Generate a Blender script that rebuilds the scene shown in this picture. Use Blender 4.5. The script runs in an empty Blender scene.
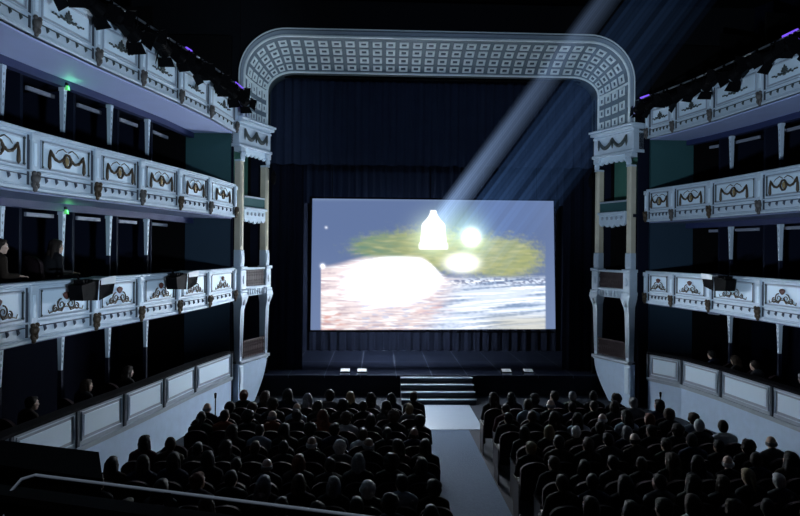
import bpy, math, random
from mathutils import Matrix, Vector, noise
R = math.radians
PI = math.pi
rnd = random.Random(7)
SC = bpy.context.scene
COL = SC.collection

# ------------------------------------------------------------------ camera
CAM = Vector((-1.53, 0.0, 4.1))
YAW, ROLL, F = 2.06, 0.5, 600.0
cm = Matrix.Rotation(R(-YAW), 4, 'Z') @ Matrix.Rotation(R(90), 4, 'X') @ Matrix.Rotation(R(ROLL), 4, 'Z')
cd = bpy.data.cameras.new('camera')
cam = bpy.data.objects.new('camera', cd)
COL.objects.link(cam)
cam.matrix_world = Matrix.Translation(CAM) @ cm
cd.sensor_width = 36.0
cd.lens = F / 800 * 36
cd.shift_y = -0.0108
cd.clip_start = 0.05
SC.camera = cam
SC.view_settings.view_transform = 'Standard'
SC.view_settings.look = 'None'


def U(px, py, Y):
    """the world point on the plane y = Y seen at a pixel of the survey"""
    d = cm.to_3x3() @ Vector(((px - 400) / F, (258 - 8.64 - py) / F, -1))
    return CAM + d * (Y / d.y)


# ------------------------------------------------------------------ materials
MATS = {}


def mat(name, col, rough=.6, metal=0., var=.12, scale=6., bump=0., emit=None, estr=0., spec=.5, sheen=0.):
    if name in MATS:
        return MATS[name]
    m = bpy.data.materials.new(name)
    m.use_nodes = True
    nt = m.node_tree
    b = nt.nodes['Principled BSDF']
    b.inputs['Roughness'].default_value = rough
    b.inputs['Metallic'].default_value = metal
    b.inputs['Specular IOR Level'].default_value = spec
    tc = nt.nodes.new('ShaderNodeTexCoord')
    n = nt.nodes.new('ShaderNodeTexNoise')
    n.inputs['Scale'].default_value = scale
    n.inputs['Detail'].default_value = 4
    nt.links.new(tc.outputs['Object'], n.inputs['Vector'])
    r = nt.nodes.new('ShaderNodeMix')
    r.data_type = 'RGBA'
    r.inputs[6].default_value = (*[c * (1 - var) for c in col], 1)
    r.inputs[7].default_value = (*[min(1, c * (1 + var)) for c in col], 1)
    nt.links.new(n.outputs['Fac'], r.inputs[0])
    nt.links.new(r.outputs[2], b.inputs['Base Color'])
    if bump:
        bp = nt.nodes.new('ShaderNodeBump')
        bp.inputs['Strength'].default_value = bump
        bp.inputs['Distance'].default_value = .02
        nt.links.new(n.outputs['Fac'], bp.inputs['Height'])
        nt.links.new(bp.outputs['Normal'], b.inputs['Normal'])
    if emit:
        b.inputs['Emission Color'].default_value = (*emit, 1)
        b.inputs['Emission Strength'].default_value = estr
    if sheen:
        b.inputs['Sheen Weight'].default_value = sheen
    MATS[name] = m
    return m


PLASTER = mat('white_painted_plaster', (.56, .66, .76), .55, bump=.15)
PLASTER_D = mat('blue_grey_plaster', (.34, .39, .46), .6)
PLASTER_P = mat('bright_panel_plaster', (.74, .88, 1.0), .55, var=.0)
COVE = mat('slate_blue_cove_paint', (.15, .20, .245), .6)
COVE_L = mat('pale_coffer_frame_paint', (.74, .83, .86), .5)
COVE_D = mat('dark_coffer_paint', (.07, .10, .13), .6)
GROOVE = mat('dark_grey_groove', (.05, .06, .08), .8)
BRONZE = mat('dark_gilt_bronze', (.075, .05, .03), .45, .3, .4, 30)
GILT = mat('old_gilding', (.42, .31, .15), .4, .4, .3, 20)
GREYORN = mat('dark_green_grey_relief', (.05, .065, .065), .6, 0, .3, 20)
REDSHELL = mat('red_brown_relief', (.13, .045, .035), .5, 0, .3, 20)
CREAM = mat('cream_gilded_plaster', (.66, .60, .46), .5, 0, .2, 3)
SOFFIT = mat('lit_lavender_soffit', (.46, .54, .86), .6, var=.08, scale=2)  # lit look of the upper soffit put into its colour
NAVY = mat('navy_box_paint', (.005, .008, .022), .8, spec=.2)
BEAM = mat('deep_blue_lintel_paint', (.02, .03, .10), .6)
TEAL = mat('dark_teal_wall_paint', (.022, .085, .09), .7, var=.1, scale=1.5)
BLUEW = mat('midnight_blue_wall_paint', (.010, .032, .058), .7, var=.1, scale=1.5)
BLACK = mat('black_paint', (.0025, .0025, .003), .7, spec=.1)
BLACKM = mat('black_metal', (.0018, .0018, .0025), .7, 0, spec=.08)
STEEL = mat('grey_steel_tube', (.32, .34, .38), .35, .8)
CARPET = mat('dark_floor_boards', (.02, .025, .035), .8, var=.3, scale=8, spec=.2)
RUG = mat('blue_grey_aisle_carpet', (.055, .09, .15), .85, var=.25, scale=30, bump=.3, spec=.2)
SEATV = mat('dark_burgundy_velvet', (.012, .006, .008), .85, var=.3, scale=20, spec=.12)
WOOD = mat('dark_varnished_wood', (.03, .016, .01), .4)
CURT = mat('navy_velvet_curtain', (.012, .02, .045), .8, var=.3, scale=2, spec=.2)
CURT2 = mat('blue_black_masking_cloth', (.004, .006, .014), .9, var=.3, scale=2, spec=.1)
STAGEF = mat('black_stage_fascia', (.006, .007, .012), .7, spec=.2)
TREAD = mat('dark_step_tread', (.018, .024, .04), .5)
NOSE = mat('pale_step_nosing', (.62, .70, .80), .4)
LATT = mat('dark_maroon_iron', (.032, .014, .017), .6, 0)
LAMPW = mat('white_enamel', (.8, .82, .85), .4)
PURPLE = mat('purple_led_lens', (.1, .05, .3), .3, emit=(.22, .1, 1), estr=.9)
GREENL = mat('green_exit_lamp', (.05, .4, .1), .3, emit=(.25, 1, .35), estr=.45)
SKIN = [mat('fair_skin', (.50, .33, .25), .55), mat('tan_skin', (.36, .22, .15), .55), mat('deep_skin', (.14, .08, .055), .55)]
EYE = mat('eye_white', (.7, .7, .7), .2)
SHOE = mat('black_leather', (.012, .012, .012), .4)
HAIRC = [('black', (.008, .007, .007)), ('dark brown', (.022, .014, .010)), ('brown', (.05, .03, .018)),
         ('grey', (.26, .26, .28)), ('white', (.62, .62, .64)), ('blond', (.30, .22, .12)), ('auburn', (.12, .035, .016))]
HAIRM = [mat(n.replace(' ', '_') + '_hair', [q * .7 for q in c], .7, 0, .35, 40, bump=.4, spec=.25) for n, c in HAIRC]
CLOTHC = [('black', (.010, .010, .012)), ('charcoal', (.025, .026, .03)), ('navy', (.012, .018, .045)), ('dark brown', (.03, .02, .014)),
          ('dark green', (.014, .026, .018)), ('maroon', (.05, .010, .014)), ('grey', (.10, .105, .115)), ('pale blue', (.24, .29, .36)),
          ('white', (.52, .54, .57)), ('rust', (.16, .045, .02))]
CLOTHM = [mat(n.replace(' ', '_') + '_cloth', [q * .8 for q in c], .9, 0, .2, 25, spec=.2) for n, c in CLOTHC]
TROUS = [mat('dark_denim', (.015, .02, .035), .85), mat('black_trouser_cloth', (.009, .009, .01), .85)]


def stage_floor_mat():
    m = bpy.data.materials.new('black_stage_boards_with_joints')
    m.use_nodes = True
    nt = m.node_tree
    b = nt.nodes['Principled BSDF']
    b.inputs['Roughness'].default_value = .42
    b.inputs['Specular IOR Level'].default_value = .12
    tc = nt.nodes.new('ShaderNodeTexCoord')
    br = nt.nodes.new('ShaderNodeTexBrick')
    br.offset = 0
    br.inputs['Color1'].default_value = (.008, .011, .022, 1)
    br.inputs['Color2'].default_value = (.009, .012, .024, 1)
    br.inputs['Mortar'].default_value = (.10, .12, .16, 1)
    br.inputs['Scale'].default_value = 1.0
    br.inputs['Mortar Size'].default_value = .012
    br.inputs['Brick Width'].default_value = 1.0
    br.inputs['Row Height'].default_value = 2.0
    nt.links.new(tc.outputs['Object'], br.inputs['Vector'])
    nt.links.new(br.outputs['Color'], b.inputs['Base Color'])
    return m


STAGEM = stage_floor_mat()


# ------------------------------------------------------------------ mesh builder
def frame(o, x, y=None, z=(0, 0, 1)):
    x = Vector(x).normalized()
    z = Vector(z).normalized()
    y = z.cross(x).normalized()
    return Matrix(((x.x, y.x, z.x, o[0]), (x.y, y.y, z.y, o[1]), (x.z, y.z, z.z, o[2]), (0, 0, 0, 1)))


class MB:
    def __init__(s, T=None):
        s.v, s.f, s.m, s.T, s.mi = [], [], [], T or Matrix(), 0

    def add(s, vs, fs):
        k = len(s.v)
        s.v += [s.T @ Vector(p) for p in vs]
        s.f += [tuple(i + k for i in f) for f in fs]
        s.m += [s.mi] * len(fs)
        return s

    def box(s, x0, x1, y0, y1, z0, z1):
        return s.add([(x, y, z) for z in (z0, z1) for y in (y0, y1) for x in (x0, x1)],
                     [(0, 2, 3, 1), (4, 5, 7, 6), (0, 1, 5, 4), (2, 6, 7, 3), (0, 4, 6, 2), (1, 3, 7, 5)])

    def bbox(s, x0, x1, y0, y1, z0, z1, b=.01):
        """a box with a chamfered outer (+y) face"""
        return s.add([(x0, y0, z0), (x1, y0, z0), (x1, y0, z1), (x0, y0, z1), (x0, y1 - b, z0), (x1, y1 - b, z0), (x1, y1 - b, z1), (x0, y1 - b, z1),
                      (x0 + b, y1, z0 + b), (x1 - b, y1, z0 + b), (x1 - b, y1, z1 - b), (x0 + b, y1, z1 - b)],
                     [(0, 1, 2, 3), (1, 0, 4, 5), (2, 1, 5, 6), (3, 2, 6, 7), (0, 3, 7, 4), (5, 4, 8, 9), (6, 5, 9, 10), (7, 6, 10, 11), (4, 7, 11, 8), (11, 10, 9, 8)])

    def prism(s, poly, y0, y1):
        """polygon in x,z extruded along y"""
        n = len(poly)
        return s.add([(x, y0, z) for x, z in poly] + [(x, y1, z) for x, z in poly],
                     [tuple(range(n)), tuple(range(2 * n - 1, n - 1, -1))] + [(i, i + n, (i + 1) % n + n, (i + 1) % n) for i in range(n)])

    def slab(s, poly, z0, z1):
        n = len(poly)
        return s.add([(x, y, z0) for x, y in poly] + [(x, y, z1) for x, y in poly],
                     [tuple(range(n - 1, -1, -1)), tuple(range(n, 2 * n))] + [(i, (i + 1) % n, (i + 1) % n + n, i + n) for i in range(n)])

    def tube(s, pts, r, n=8, cap=True):
        pts = [Vector(p) for p in pts]
        rs = r if isinstance(r, (list, tuple)) else [r] * len(pts)
        vs, fs = [], []
        prev = None
        for i, p in enumerate(pts):
            d = (pts[min(i + 1, len(pts) - 1)] - pts[max(i - 1, 0)])
            d = d.normalized() if d.length > 1e-9 else Vector((0, 0, 1))
            if prev is None:
                a = d.orthogonal().normalized()
            else:
                a = (prev - d * prev.dot(d))
                a = a.normalized() if a.length > 1e-6 else d.orthogonal().normalized()
            prev = a
            b = d.cross(a)
            for k in range(n):
                t = 2 * PI * k / n
                vs.append(p + (a * math.cos(t) + b * math.sin(t)) * rs[i])
        for i in range(len(pts) - 1):
            for k in range(n):
                fs.append((i * n + k, i * n + (k + 1) % n, (i + 1) * n + (k + 1) % n, (i + 1) * n + k))
        if cap:
            fs.append(tuple(range(n - 1, -1, -1)))
            fs.append(tuple(range((len(pts) - 1) * n, len(pts) * n)))
        return s.add(vs, fs)

    def ell(s, c, r, nu=10, nv=6, rot=None):
        c = Vector(c)
        r = (r, r, r) if isinstance(r, (int, float)) else r
        M = rot.to_3x3() if rot else Matrix.Identity(3)
        vs = [c + M @ Vector((0, 0, -r[2]))]
        for j in range(1, nv):
            a = -PI / 2 + PI * j / nv
            for i in range(nu):
                t = 2 * PI * i / nu
                vs.append(c + M @ Vector((r[0] * math.cos(a) * math.cos(t), r[1] * math.cos(a) * math.sin(t), r[2] * math.sin(a))))
        vs.append(c + M @ Vector((0, 0, r[2])))
        fs = [(0, 1 + (i + 1) % nu, 1 + i) for i in range(nu)]
        for j in range(nv - 2):
            for i in range(nu):
                a = 1 + j * nu
                fs.append((a + i, a + (i + 1) % nu, a + nu + (i + 1) % nu, a + nu + i))
        a = 1 + (nv - 2) * nu
        fs += [(a + i, a + (i + 1) % nu, len(vs) - 1) for i in range(nu)]
        return s.add(vs, fs)

    def caps(s, a, b, ra, rb, n=10):
        """tapered limb with round ends"""
        a, b = Vector(a), Vector(b)
        d = (b - a).normalized()
        pts, rs = [], []
        for k in (-1, -.7, -.3):
            pts.append(a + d * ra * k)
            rs.append(ra * math.sqrt(max(.02, 1 - k * k)))
        pts += [a, b]
        rs += [ra, rb]
        for k in (.3, .7, 1):
            pts.append(b + d * rb * k)
            rs.append(rb * math.sqrt(max(.02, 1 - k * k)))
        return s.tube(pts, rs, n)

    def lathe(s, prof, n=16, c=(0, 0, 0)):
        vs = [(c[0] + r * math.cos(2 * PI * k / n), c[1] + r * math.sin(2 * PI * k / n), c[2] + z) for r, z in prof for k in range(n)]
        fs = [(i * n + k, i * n + (k + 1) % n, (i + 1) * n + (k + 1) % n, (i + 1) * n + k) for i in range(len(prof) - 1) for k in range(n)]
        fs.append(tuple(range(n - 1, -1, -1)))
        fs.append(tuple(range((len(prof) - 1) * n, len(prof) * n)))
        return s.add(vs, fs)

    def grid(s, fn, nu, nv, closed=False):
        vs = [fn(i / nu, j / nv) for j in range(nv + 1) for i in range(nu + 1)]
        fs = [(j * (nu + 1) + i, j * (nu + 1) + i + 1, (j + 1) * (nu + 1) + i + 1, (j + 1) * (nu + 1) + i) for j in range(nv) for i in range(nu)]
        return s.add(vs, fs)

    def mesh(s, name, mats, smooth=False, off=None):
        me = bpy.data.meshes.new(name)
        o = off or Vector((0, 0, 0))
        me.from_pydata([tuple(p - o) for p in s.v], [], s.f)
        for m in (mats if isinstance(mats, (list, tuple)) else [mats]):
            me.materials.append(m)
        if any(s.m):
            me.polygons.foreach_set('material_index', s.m)
        if smooth:
            me.polygons.foreach_set('use_smooth', [True] * len(me.polygons))
        me.update()
        return me


def base_of(o):
    p = Vector((0, 0, 0))
    while o is not None:
        p += o.location
        o = o.parent
    return p


def obj(name, mb, mats, parent=None, smooth=False):
    """world-space mesh; a child is stored relative to its parent's origin (no parent is rotated when it is built)"""
    if parent is not None:
        me = mb.mesh(name, mats, smooth, base_of(parent))
        o = bpy.data.objects.new(name, me)
        COL.objects.link(o)
        o.parent = parent
    else:
        n = max(1, len(mb.v))
        c = Vector((sum(p.x for p in mb.v) / n, sum(p.y for p in mb.v) / n, min(p.z for p in mb.v)))
        me = mb.mesh(name, mats, smooth, c)
        o = bpy.data.objects.new(name, me)
        o.location = c
        COL.objects.link(o)
    return o


def tag(o, label, cat, group=None, kind=None):
    o['label'] = label
    o['category'] = cat
    if group:
        o['group'] = group
    if kind:
        o['kind'] = kind
    return o


def thing(name, label, cat, loc=(0, 0, 0), group=None):
    o = bpy.data.objects.new(name, None)
    o.empty_display_size = .1
    o.location = loc
    COL.objects.link(o)
    return tag(o, label, cat, group)


def struct(name, mb, mats, smooth=False):
    o = obj(name, mb, mats, None, smooth)
    o['kind'] = 'structure'
    return o


def copy_tree(o, parent=None):
    c = o.copy()
    COL.objects.link(c)
    if parent is not None:
        c.parent = parent
    for ch in o.children:
        copy_tree(ch, c)
    return c


ORD = ['first', 'second', 'third', 'fourth', 'fifth', 'sixth', 'seventh', 'eighth', 'ninth', 'tenth', 'eleventh', 'twelfth', 'thirteenth', 'fourteenth', 'fifteenth', 'sixteenth', 'seventeenth', 'eighteenth']

# ------------------------------------------------------------------ the horseshoe in plan (x, y), from the stage end back
LCUR = [(-5.19, 15.35), (-5.36, 13.66), (-5.60, 12.35), (-5.86, 11.05), (-6.12, 9.87), (-6.36, 8.53), (-6.50, 7.2), (-6.60, 5.9)]
RCUR = [(5.44, 15.35), (5.68, 14.45), (5.92, 13.2), (6.06, 11.66), (6.15, 10.4), (6.22, 9.1), (6.28, 7.8)]


def offset(cur, d):
    """the plan line moved outward (away from the hall) by d"""
    sg = -1 if cur[0][0] < 0 else 1
    out = []
    for i, (x, y) in enumerate(cur):
        a, b = cur[max(0, i - 1)], cur[min(len(cur) - 1, i + 1)]
        t = Vector((b[0] - a[0], b[1] - a[1])).normalized()
        n = Vector((-t.y, t.x))
        if n.x * sg < 0:
            n = -n
        if i == 0 and y > 14:
            n = Vector((sg, 0))
        out.append((x + n.x * d, y + n.y * d))
    return out


def band(cur, d0, d1):
    a, b = offset(cur, d0), offset(cur, d1)
    return a + b[::-1]


def strip(mb, cur, d0, d1, z0, z1):
    """a solid following the plan line, in convex pieces"""
    a, b = offset(cur, d0), offset(cur, d1)
    for i in range(len(cur) - 1):
        q = [a[i], a[i + 1], b[i + 1], b[i]]
        ar = sum(q[k][0] * q[(k + 1) % 4][1] - q[(k + 1) % 4][0] * q[k][1] for k in range(4))
        mb.slab(q if ar > 0 else q[::-1], z0, z1)
    return mb


def bay_frame(cur, i, z):
    """local x along the bay, local -y.. +y out into the hall, z up; x = 0..L"""
    a, b = cur[i], cur[i + 1]
    if cur[0][0] < 0:
        p, q = a, b      # left: x runs away from the stage
    else:
        p, q = b, a      # right: x runs toward the stage
    d = Vector((q[0] - p[0], q[1] - p[1], 0))
    return frame((p[0], p[1], z), d), d.length


# ------------------------------------------------------------------ room shell
g = MB()
# stalls floor: a gentle rake up toward the back


def floor_z(y):
    return max(0., (12.4 - y) * .006)


g.grid(lambda u, v: (-10 + 20 * u, -3 + 20 * v, floor_z(-3 + 20 * v)), 2, 60)
struct('floor', g, CARPET)
g = MB()
g.grid(lambda u, v: (-.56 + 1.12 * u, 5.0 + 10.8 * v, floor_z(5.0 + 10.8 * v) + .006), 1, 30)
tag(obj('aisle_carpet', g, RUG), 'blue-grey carpet running up the centre aisle to the steps', 'carpet')
g = MB().box(-.62, .9, 13.6, 15.8, 0, .012)
tag(obj('lit_floor_patch', g, mat('lit_floor_tone', (.20, .25, .32), .5, var=.05)), 'pale patch of lit floor at the foot of the stage steps', 'floor patch')  # pale sheet added to carry the brightness of the lit floor here
struct('ceiling', MB().box(-10, 10, -3, 15.4, 10.5, 10.7), BLACK)
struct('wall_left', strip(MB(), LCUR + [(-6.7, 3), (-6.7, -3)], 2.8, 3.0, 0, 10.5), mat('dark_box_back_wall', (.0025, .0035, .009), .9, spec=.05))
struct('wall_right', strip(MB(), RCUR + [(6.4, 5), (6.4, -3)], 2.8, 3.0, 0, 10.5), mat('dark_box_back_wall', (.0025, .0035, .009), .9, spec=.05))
struct('wall_rear', MB().box(-10, 10, -3.2, -3, 0, 10.7), NAVY)

# ------------------------------------------------------------------ screen
YS = 17.7
tl, tr, bl, br_ = U(312.5, 198.5, YS), U(553.5, 201, YS), U(310.5, 330, YS), U(555.5, 329, YS)


def nz(x, y, s=0.):
    return noise.noise(Vector((x, y, s)))


def sst(a, b, x):
    t = max(0., min(1., (x - a) / (b - a)))
    return t * t * (3 - 2 * t)


def mixc(a, b, t):
    return [p + (q - p) * t for p, q in zip(a, b)]


def screen_col(x, y):
    c = mixc([.125, .185, .36], [.20, .27, .45], sst(225, 330, y) * .5 + .25 * sst(520, 560, x))
    c = mixc(c, [.26, .36, .55], .5 * sst(202, 198.5, y))
    inside = sst(320.2, 321.4, x) * sst(546, 544.6, x)
    # foliage lit by lamps
    tre = 1.0 * math.exp(-((x - 425) / 46) ** 2 - ((y - 250) / 21) ** 2) + 1.15 * math.exp(-((x - 502) / 38) ** 2 - ((y - 258) / 19) ** 2) + .8 * math.exp(-((x - 375) / 26) ** 2 - ((y - 247) / 11) ** 2)
    tre = sst(.12, .70, tre + .16 * nz(x * .16, y * .3, 3) + .12 * nz(x * .5, y * .5, 13)) * inside
    gc = mixc([.17, .30, .20], [.50, .52, .20], sst(360, 430, x) * .7 + .3 * sst(-.4, .5, nz(x * .06, y * .3, 9)))
    gc = mixc(gc, [.62, .62, .30], .6 * sst(-.1, .6, nz(x * .07, y * .4, 19)))
    gc = mixc(gc, [.30, .36, .16], .6 * sst(.0, .5, nz(x * .11, y * .5, 29)))
    c = mixc(c, gc, tre * .9)
    # pale green gleam around the mast right of the kiosk
    gg = math.exp(-((x - 456) / 20) ** 2 - ((y - 222) / 20) ** 2)
    c = [p + gg * k * (.8 + .4 * nz(x * .9, 2, 60)) for p, k in zip(c, (.16, .26, .16))]
    # street level: streaks of moving cars
    top = 266 - 10 * sst(320, 372, x) + 20 * sst(418, 448, x)
    lo = sst(top - 2, top + 5, y) * inside
    yy = y + (x - 440) * .07
    st = nz(x * .013, yy * .30, 5)
    st2 = nz(x * .02, yy * .55, 15)
    st3 = nz(x * .25, yy * .5, 25)
    road = mixc([.80, .90, 1.08], [.27, .38, .58], sst(-.1, .45, st + .2 * st3))
    road = mixc(road, [1.2, 1.25, 1.3], sst(.0, .4, st2))
    road = mixc(road, [.56, .56, .50], .75 * sst(310, 322, y) * sst(468, 510, x) * sst(-.5, .1, st2 + .2))
    pink = mixc([.86, .72, .72], [.60, .47, .52], sst(-.1, .4, nz(x * .06, y * .5, 31) + .3 * st3))
    pink = mixc(pink, [1.15, 1.1, 1.1], sst(.0, .4, nz(x * .05, y * .6, 37)))
    pink = mixc(pink, [.70, .30, .25], .8 * sst(.05, .4, nz(x * .09, y * .35, 43)) * sst(308, 316, y) * sst(352, 335, x))
    pink = mixc(pink, [.45, .50, .72], .6 * sst(.1, .4, nz(x * .10, y * .6, 53)) * sst(352, 362, x))
    road = mixc(pink, road, sst(425, 462, x + .6 * (y - 300)))
    road = mixc(road, [.85, .45, .42], .55 * sst(-.1, .3, nz(x * .07, y * .4, 63)) * math.exp(-((x - 432) / 18) ** 2 - ((y - 309) / 8) ** 2))
    road = mixc(road, [.10, .13, .28], .8 * sst(-.15, .25, nz(x * .28, y * .5, 41)) * math.exp(-((y - 281) / 5) ** 2) * sst(445, 456, x))
    c = mixc(c, road, lo)
    # glare of the merry-go-round, clipped to white
    gl = math.exp(-(((x - 393) / 25) ** 2 + ((y - 280 - (393 - x) * .05) / 13) ** 2) ** 1.4)
    gl2 = math.exp(-((x - 380) / 45) ** 2 - ((y - 284) / 26) ** 2)
    c = [a + (gl * 215 + gl2 * .5) * k * lo for a, k in zip(c, (.80, .90, 1.0))]
    # domed kiosk
    hw = 2.4 + 1.5 * sst(212, 217, y) + 7 * sst(215, 226, y) + 1.2 * sst(228, 242, y) + 1.6 * sst(241, 245, y)
    dome = sst(hw + 1.4, hw - .6, abs(x - 432.5)) * sst(209.5, 212, y) * sst(250, 247.5, y)
    c = [a + .8 * math.exp(-((x - 432.5) / 17) ** 2 - ((y - 236) / 17) ** 2) * k for a, k in zip(c, (.8, 1, .75))]
    c = mixc(c, [2.6, 2.7, 2.8], dome)
    # lamp with a green-white halo
    d = math.hypot(x - 470.5, y - 237)
    c = [a + 3.5 * math.exp(-(d / 6.5) ** 2) + k * .6 * math.exp(-(d / 15) ** 2) for a, k in zip(c, (.65, 1., .75))]
    d = ((x - 461) / 17) ** 2 + ((y - 263) / 9.5) ** 2
    c = [a + 1.5 * math.exp(-d ** 1.6) for a in c]
    d = math.hypot(x - 326, y - 227.5)
    c = [a + .8 * math.exp(-(d / 1.2) ** 2) for a in c]
    d = math.hypot(x - 322.5, y - 266)
    c = [a + 2 * math.exp(-(d / 2) ** 2) for a in c]
    return c


NU, NV = 240, 132
g = MB()
g.grid(lambda u, v: tuple((tl.lerp(tr, u)).lerp(bl.lerp(br_, u), v)), NU, NV)
scr = thing('projection_screen', 'large white projection screen glowing with a blurred night street film', 'screen', ((tl.x + tr.x) / 2, YS, bl.z))
sm = bpy.data.materials.new('projected_film_image')
sm.use_nodes = True
nt = sm.node_tree
b = nt.nodes['Principled BSDF']
b.inputs['Base Color'].default_value = (.02, .02, .02, 1)
b.inputs['Roughness'].default_value = 1
b.inputs['Specular IOR Level'].default_value = 0
at = nt.nodes.new('ShaderNodeAttribute')
at.attribute_name = 'film'
nt.links.new(at.outputs['Color'], b.inputs['Emission Color'])
b.inputs['Emission Strength'].default_value = 1.0
so = obj('screen_surface', g, sm, scr)
a = so.data.color_attributes.new('film', 'FLOAT_COLOR', 'POINT')
buf = []
for j in range(NV + 1):
    for i in range(NU + 1):
        u, v = i / NU, j / NV
        x0, x1 = 312.5 + (310.5 - 312.5) * v, 553.5 + 2 * v
        y0, y1 = 198.5 + 2.5 * u, 330 - u
        buf += [*screen_col(x0 + (x1 - x0) * u, y0 + (y1 - y0) * v), 1]
a.data.foreach_set('color', buf)
g = MB()
cx0, cx1, cz0, cz1 = bl.x, br_.x, bl.z, tl.z
g.box(cx0 - .06, cx0 - .005, YS - .01, YS + .06, cz0 - .06, cz1 + .06)
g.box(cx1 + .005, cx1 + .06, YS - .01, YS + .06, cz0 - .06, cz1 + .06)
g.box(cx0 - .06, cx1 + .06, YS + .012, YS + .06, cz0 - .06, cz0 - .02)
g.box(cx0 - .06, cx1 + .06, YS + .012, YS + .06, cz1 + .02, cz1 + .06)
obj('screen_frame', g, BLACK, scr)
for x in (cx0 + .6, 0, cx1 - .6):
    obj('hanging_rope', MB().tube([(x, YS + .05, cz1 + .05), (x, YS + .05, 10.2)], .012, 6), BLACK, scr)

# ------------------------------------------------------------------ stage
PXO, PYO, PXI, PYI = 5.13, 15.5, 4.62, 16.8     # outer and inner edges of the proscenium
st = thing('stage', 'dark stage platform with jointed black floor and fascia', 'stage', (0, 16.8, 0))
obj('stage_floor', MB().box(-7.4, 7.4, 16.75, 21.38, .5, .58), STAGEM, st)
obj('stage_fascia', MB().box(-7, 7, 16.8, 16.9, 0, .5), STAGEF, st)
sx0, sx1 = U(401, 390, 16.3).x, U(473.5, 390, 16.3).x
sp = thing('stage_steps', 'short flight of dark steps with pale nosings up to the stage', 'steps', ((sx0 + sx1) / 2, 16.3, 0))
for k in range(4):
    y0 = 15.83 + .235 * k
    z = .142 * (k + 1)
    s_ = obj('step', MB().box(sx0, sx1, y0, 16.74, z - .142, z - .012 * (k < 9)), TREAD, sp)
    obj('step_nosing', MB().box(sx0 - .01, sx1 + .01, y0 - .015, y0 + .03, z - .030, z + .002), NOSE, s_)
for px, lab in ((345, 'outermost'), (362, 'innermost'), (507, 'innermost'), (529, 'outermost')):
    p = U(px, 371.5, 16.85)
    side = 'left' if px < 430 else 'right'
    t = thing('footlight', f'small pale-topped footlight on the stage edge {side} of the steps, {lab} of two', 'stage light', (p.x, 16.95, .58), 'footlights on the stage edge')
    w = .14
    g = MB(Matrix.Translation((p.x, 16.93, .58)))
    g.add([(-w, -.1, 0), (w, -.1, 0), (w, .1, 0), (-w, .1, 0), (-w, -.07, .07), (w, -.07, .07), (w, .1, .12), (-w, .1, .12)],
          [(3, 2, 1, 0), (0, 1, 5, 4), (1, 2, 6, 5), (2, 3, 7, 6), (3, 0, 4, 7), (4, 5, 6, 7)])
    obj('housing', g, BLACKM, t)
    g = MB(Matrix.Translation((p.x, 16.93, .58)))
    g.add([(-w + .01, -.075, .075), (w - .01, -.075, .075), (w - .01, .095, .123), (-w + .01, .095, .123), (-w + .01, -.07, .09), (w - .01, -.07, .09), (w - .01, .09, .135), (-w + .01, .09, .135)],
          [(3, 2, 1, 0), (4, 5, 6, 7), (0, 1, 5, 4), (1, 2, 6, 5), (2, 3, 7, 6), (3, 0, 4, 7)])
    g.box(-w - .002, w + .002, -.108, -.101, .0, .045)
    obj('white_diffuser', g, LAMPW, t)


def curtain(name, x0, x1, y, z0, z1, amp, pitch, m, label, hem=0.):
    def fn(u, v):
        x = x0 + (x1 - x0) * u
        ph = 2 * PI * x / pitch + 1.3 * nz(x * .7, 0, y)
        k = .55 + .45 * (1 - v)
        return (x, y + amp * k * (math.sin(ph) + .35 * math.sin(2.3 * ph + 1)), z1 + (z0 - z1 + (hem * math.sin(ph * .5) if v == 1 else 0)) * v)
    n = int(abs(x1 - x0) / pitch * 10)
    g = MB().grid(fn, n, 6)
    return tag(obj(name, g, m, None, True), label, 'curtain')


curtain('back_curtain', -8.5, 8.5, 20.8, .58, 10.2, .09, .34, CURT2, 'dark full-height cloth across the back of the stage')
curtain('border_curtain', -6.6, 6.6, 17.35, U(430, 166, 17.35).z, 10.2, .05, .26, CURT, 'wide navy pleated border curtain hanging nearest under the arch', .02)
curtain('border_curtain', -6.6, 6.6, 17.95, U(430, 205, 17.95).z, 10.1, .05, .24, CURT, 'lower navy pleated border curtain hanging just behind the screen top', .02)
curtain('side_curtain', -7.4, U(303, 300, 17.5).x, 17.5, .585, 10.1, .07, .3, CURT2, 'black side curtain between the screen and the boxes on the left')
curtain('side_curtain', U(563, 300, 17.5).x, 7.4, 17.5, .585, 10.1, .07, .3, CURT2, 'black side curtain between the screen and the boxes on the right')

# ------------------------------------------------------------------ proscenium: wall, arch
ZTOP_O, ZTOP_I, ZSPR = 9.73, 8.91, 7.44


def arch_path(hw, top, rx, rz, n=14):
    """(x, z) from the left springing, up and over, to the right springing"""
    pts = [(-hw, ZSPR)]
    zc = top - rz
    for k in range(n + 1):
        t = PI / 2 * k / n
        pts.append((-hw + rx - rx * math.cos(t), zc + rz * math.sin(t)))
    return pts + [(-x, z) for x, z in pts[::-1]]


def resample(pts, ts):
    L = [0]
    for a, b in zip(pts, pts[1:]):
        L.append(L[-1] + math.hypot(b[0] - a[0], b[1] - a[1]))
    out = []
    for t in ts:
        d = t * L[-1]
        for i in range(len(pts) - 1):
            if d <= L[i + 1] + 1e-9:
                k = (d - L[i]) / max(1e-9, L[i + 1] - L[i])
                out.append((pts[i][0] + (pts[i + 1][0] - pts[i][0]) * k, pts[i][1] + (pts[i + 1][1] - pts[i][1]) * k))
                break
    return out


PO = arch_path(PXO - .01, ZTOP_O, 1.20, 1.18)
PB = arch_path(PXO - .13, ZTOP_O - .17, 1.07, 1.01)      # where the coffers start
PI_ = arch_path(PXI + .02, ZTOP_I + .08, .75, .55)
N_ALONG = [0, 3]
arch = thing('proscenium_arch', 'pale blue-grey coffered arch framing the stage opening', 'arch', (0, 15.5, ZSPR))


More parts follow.
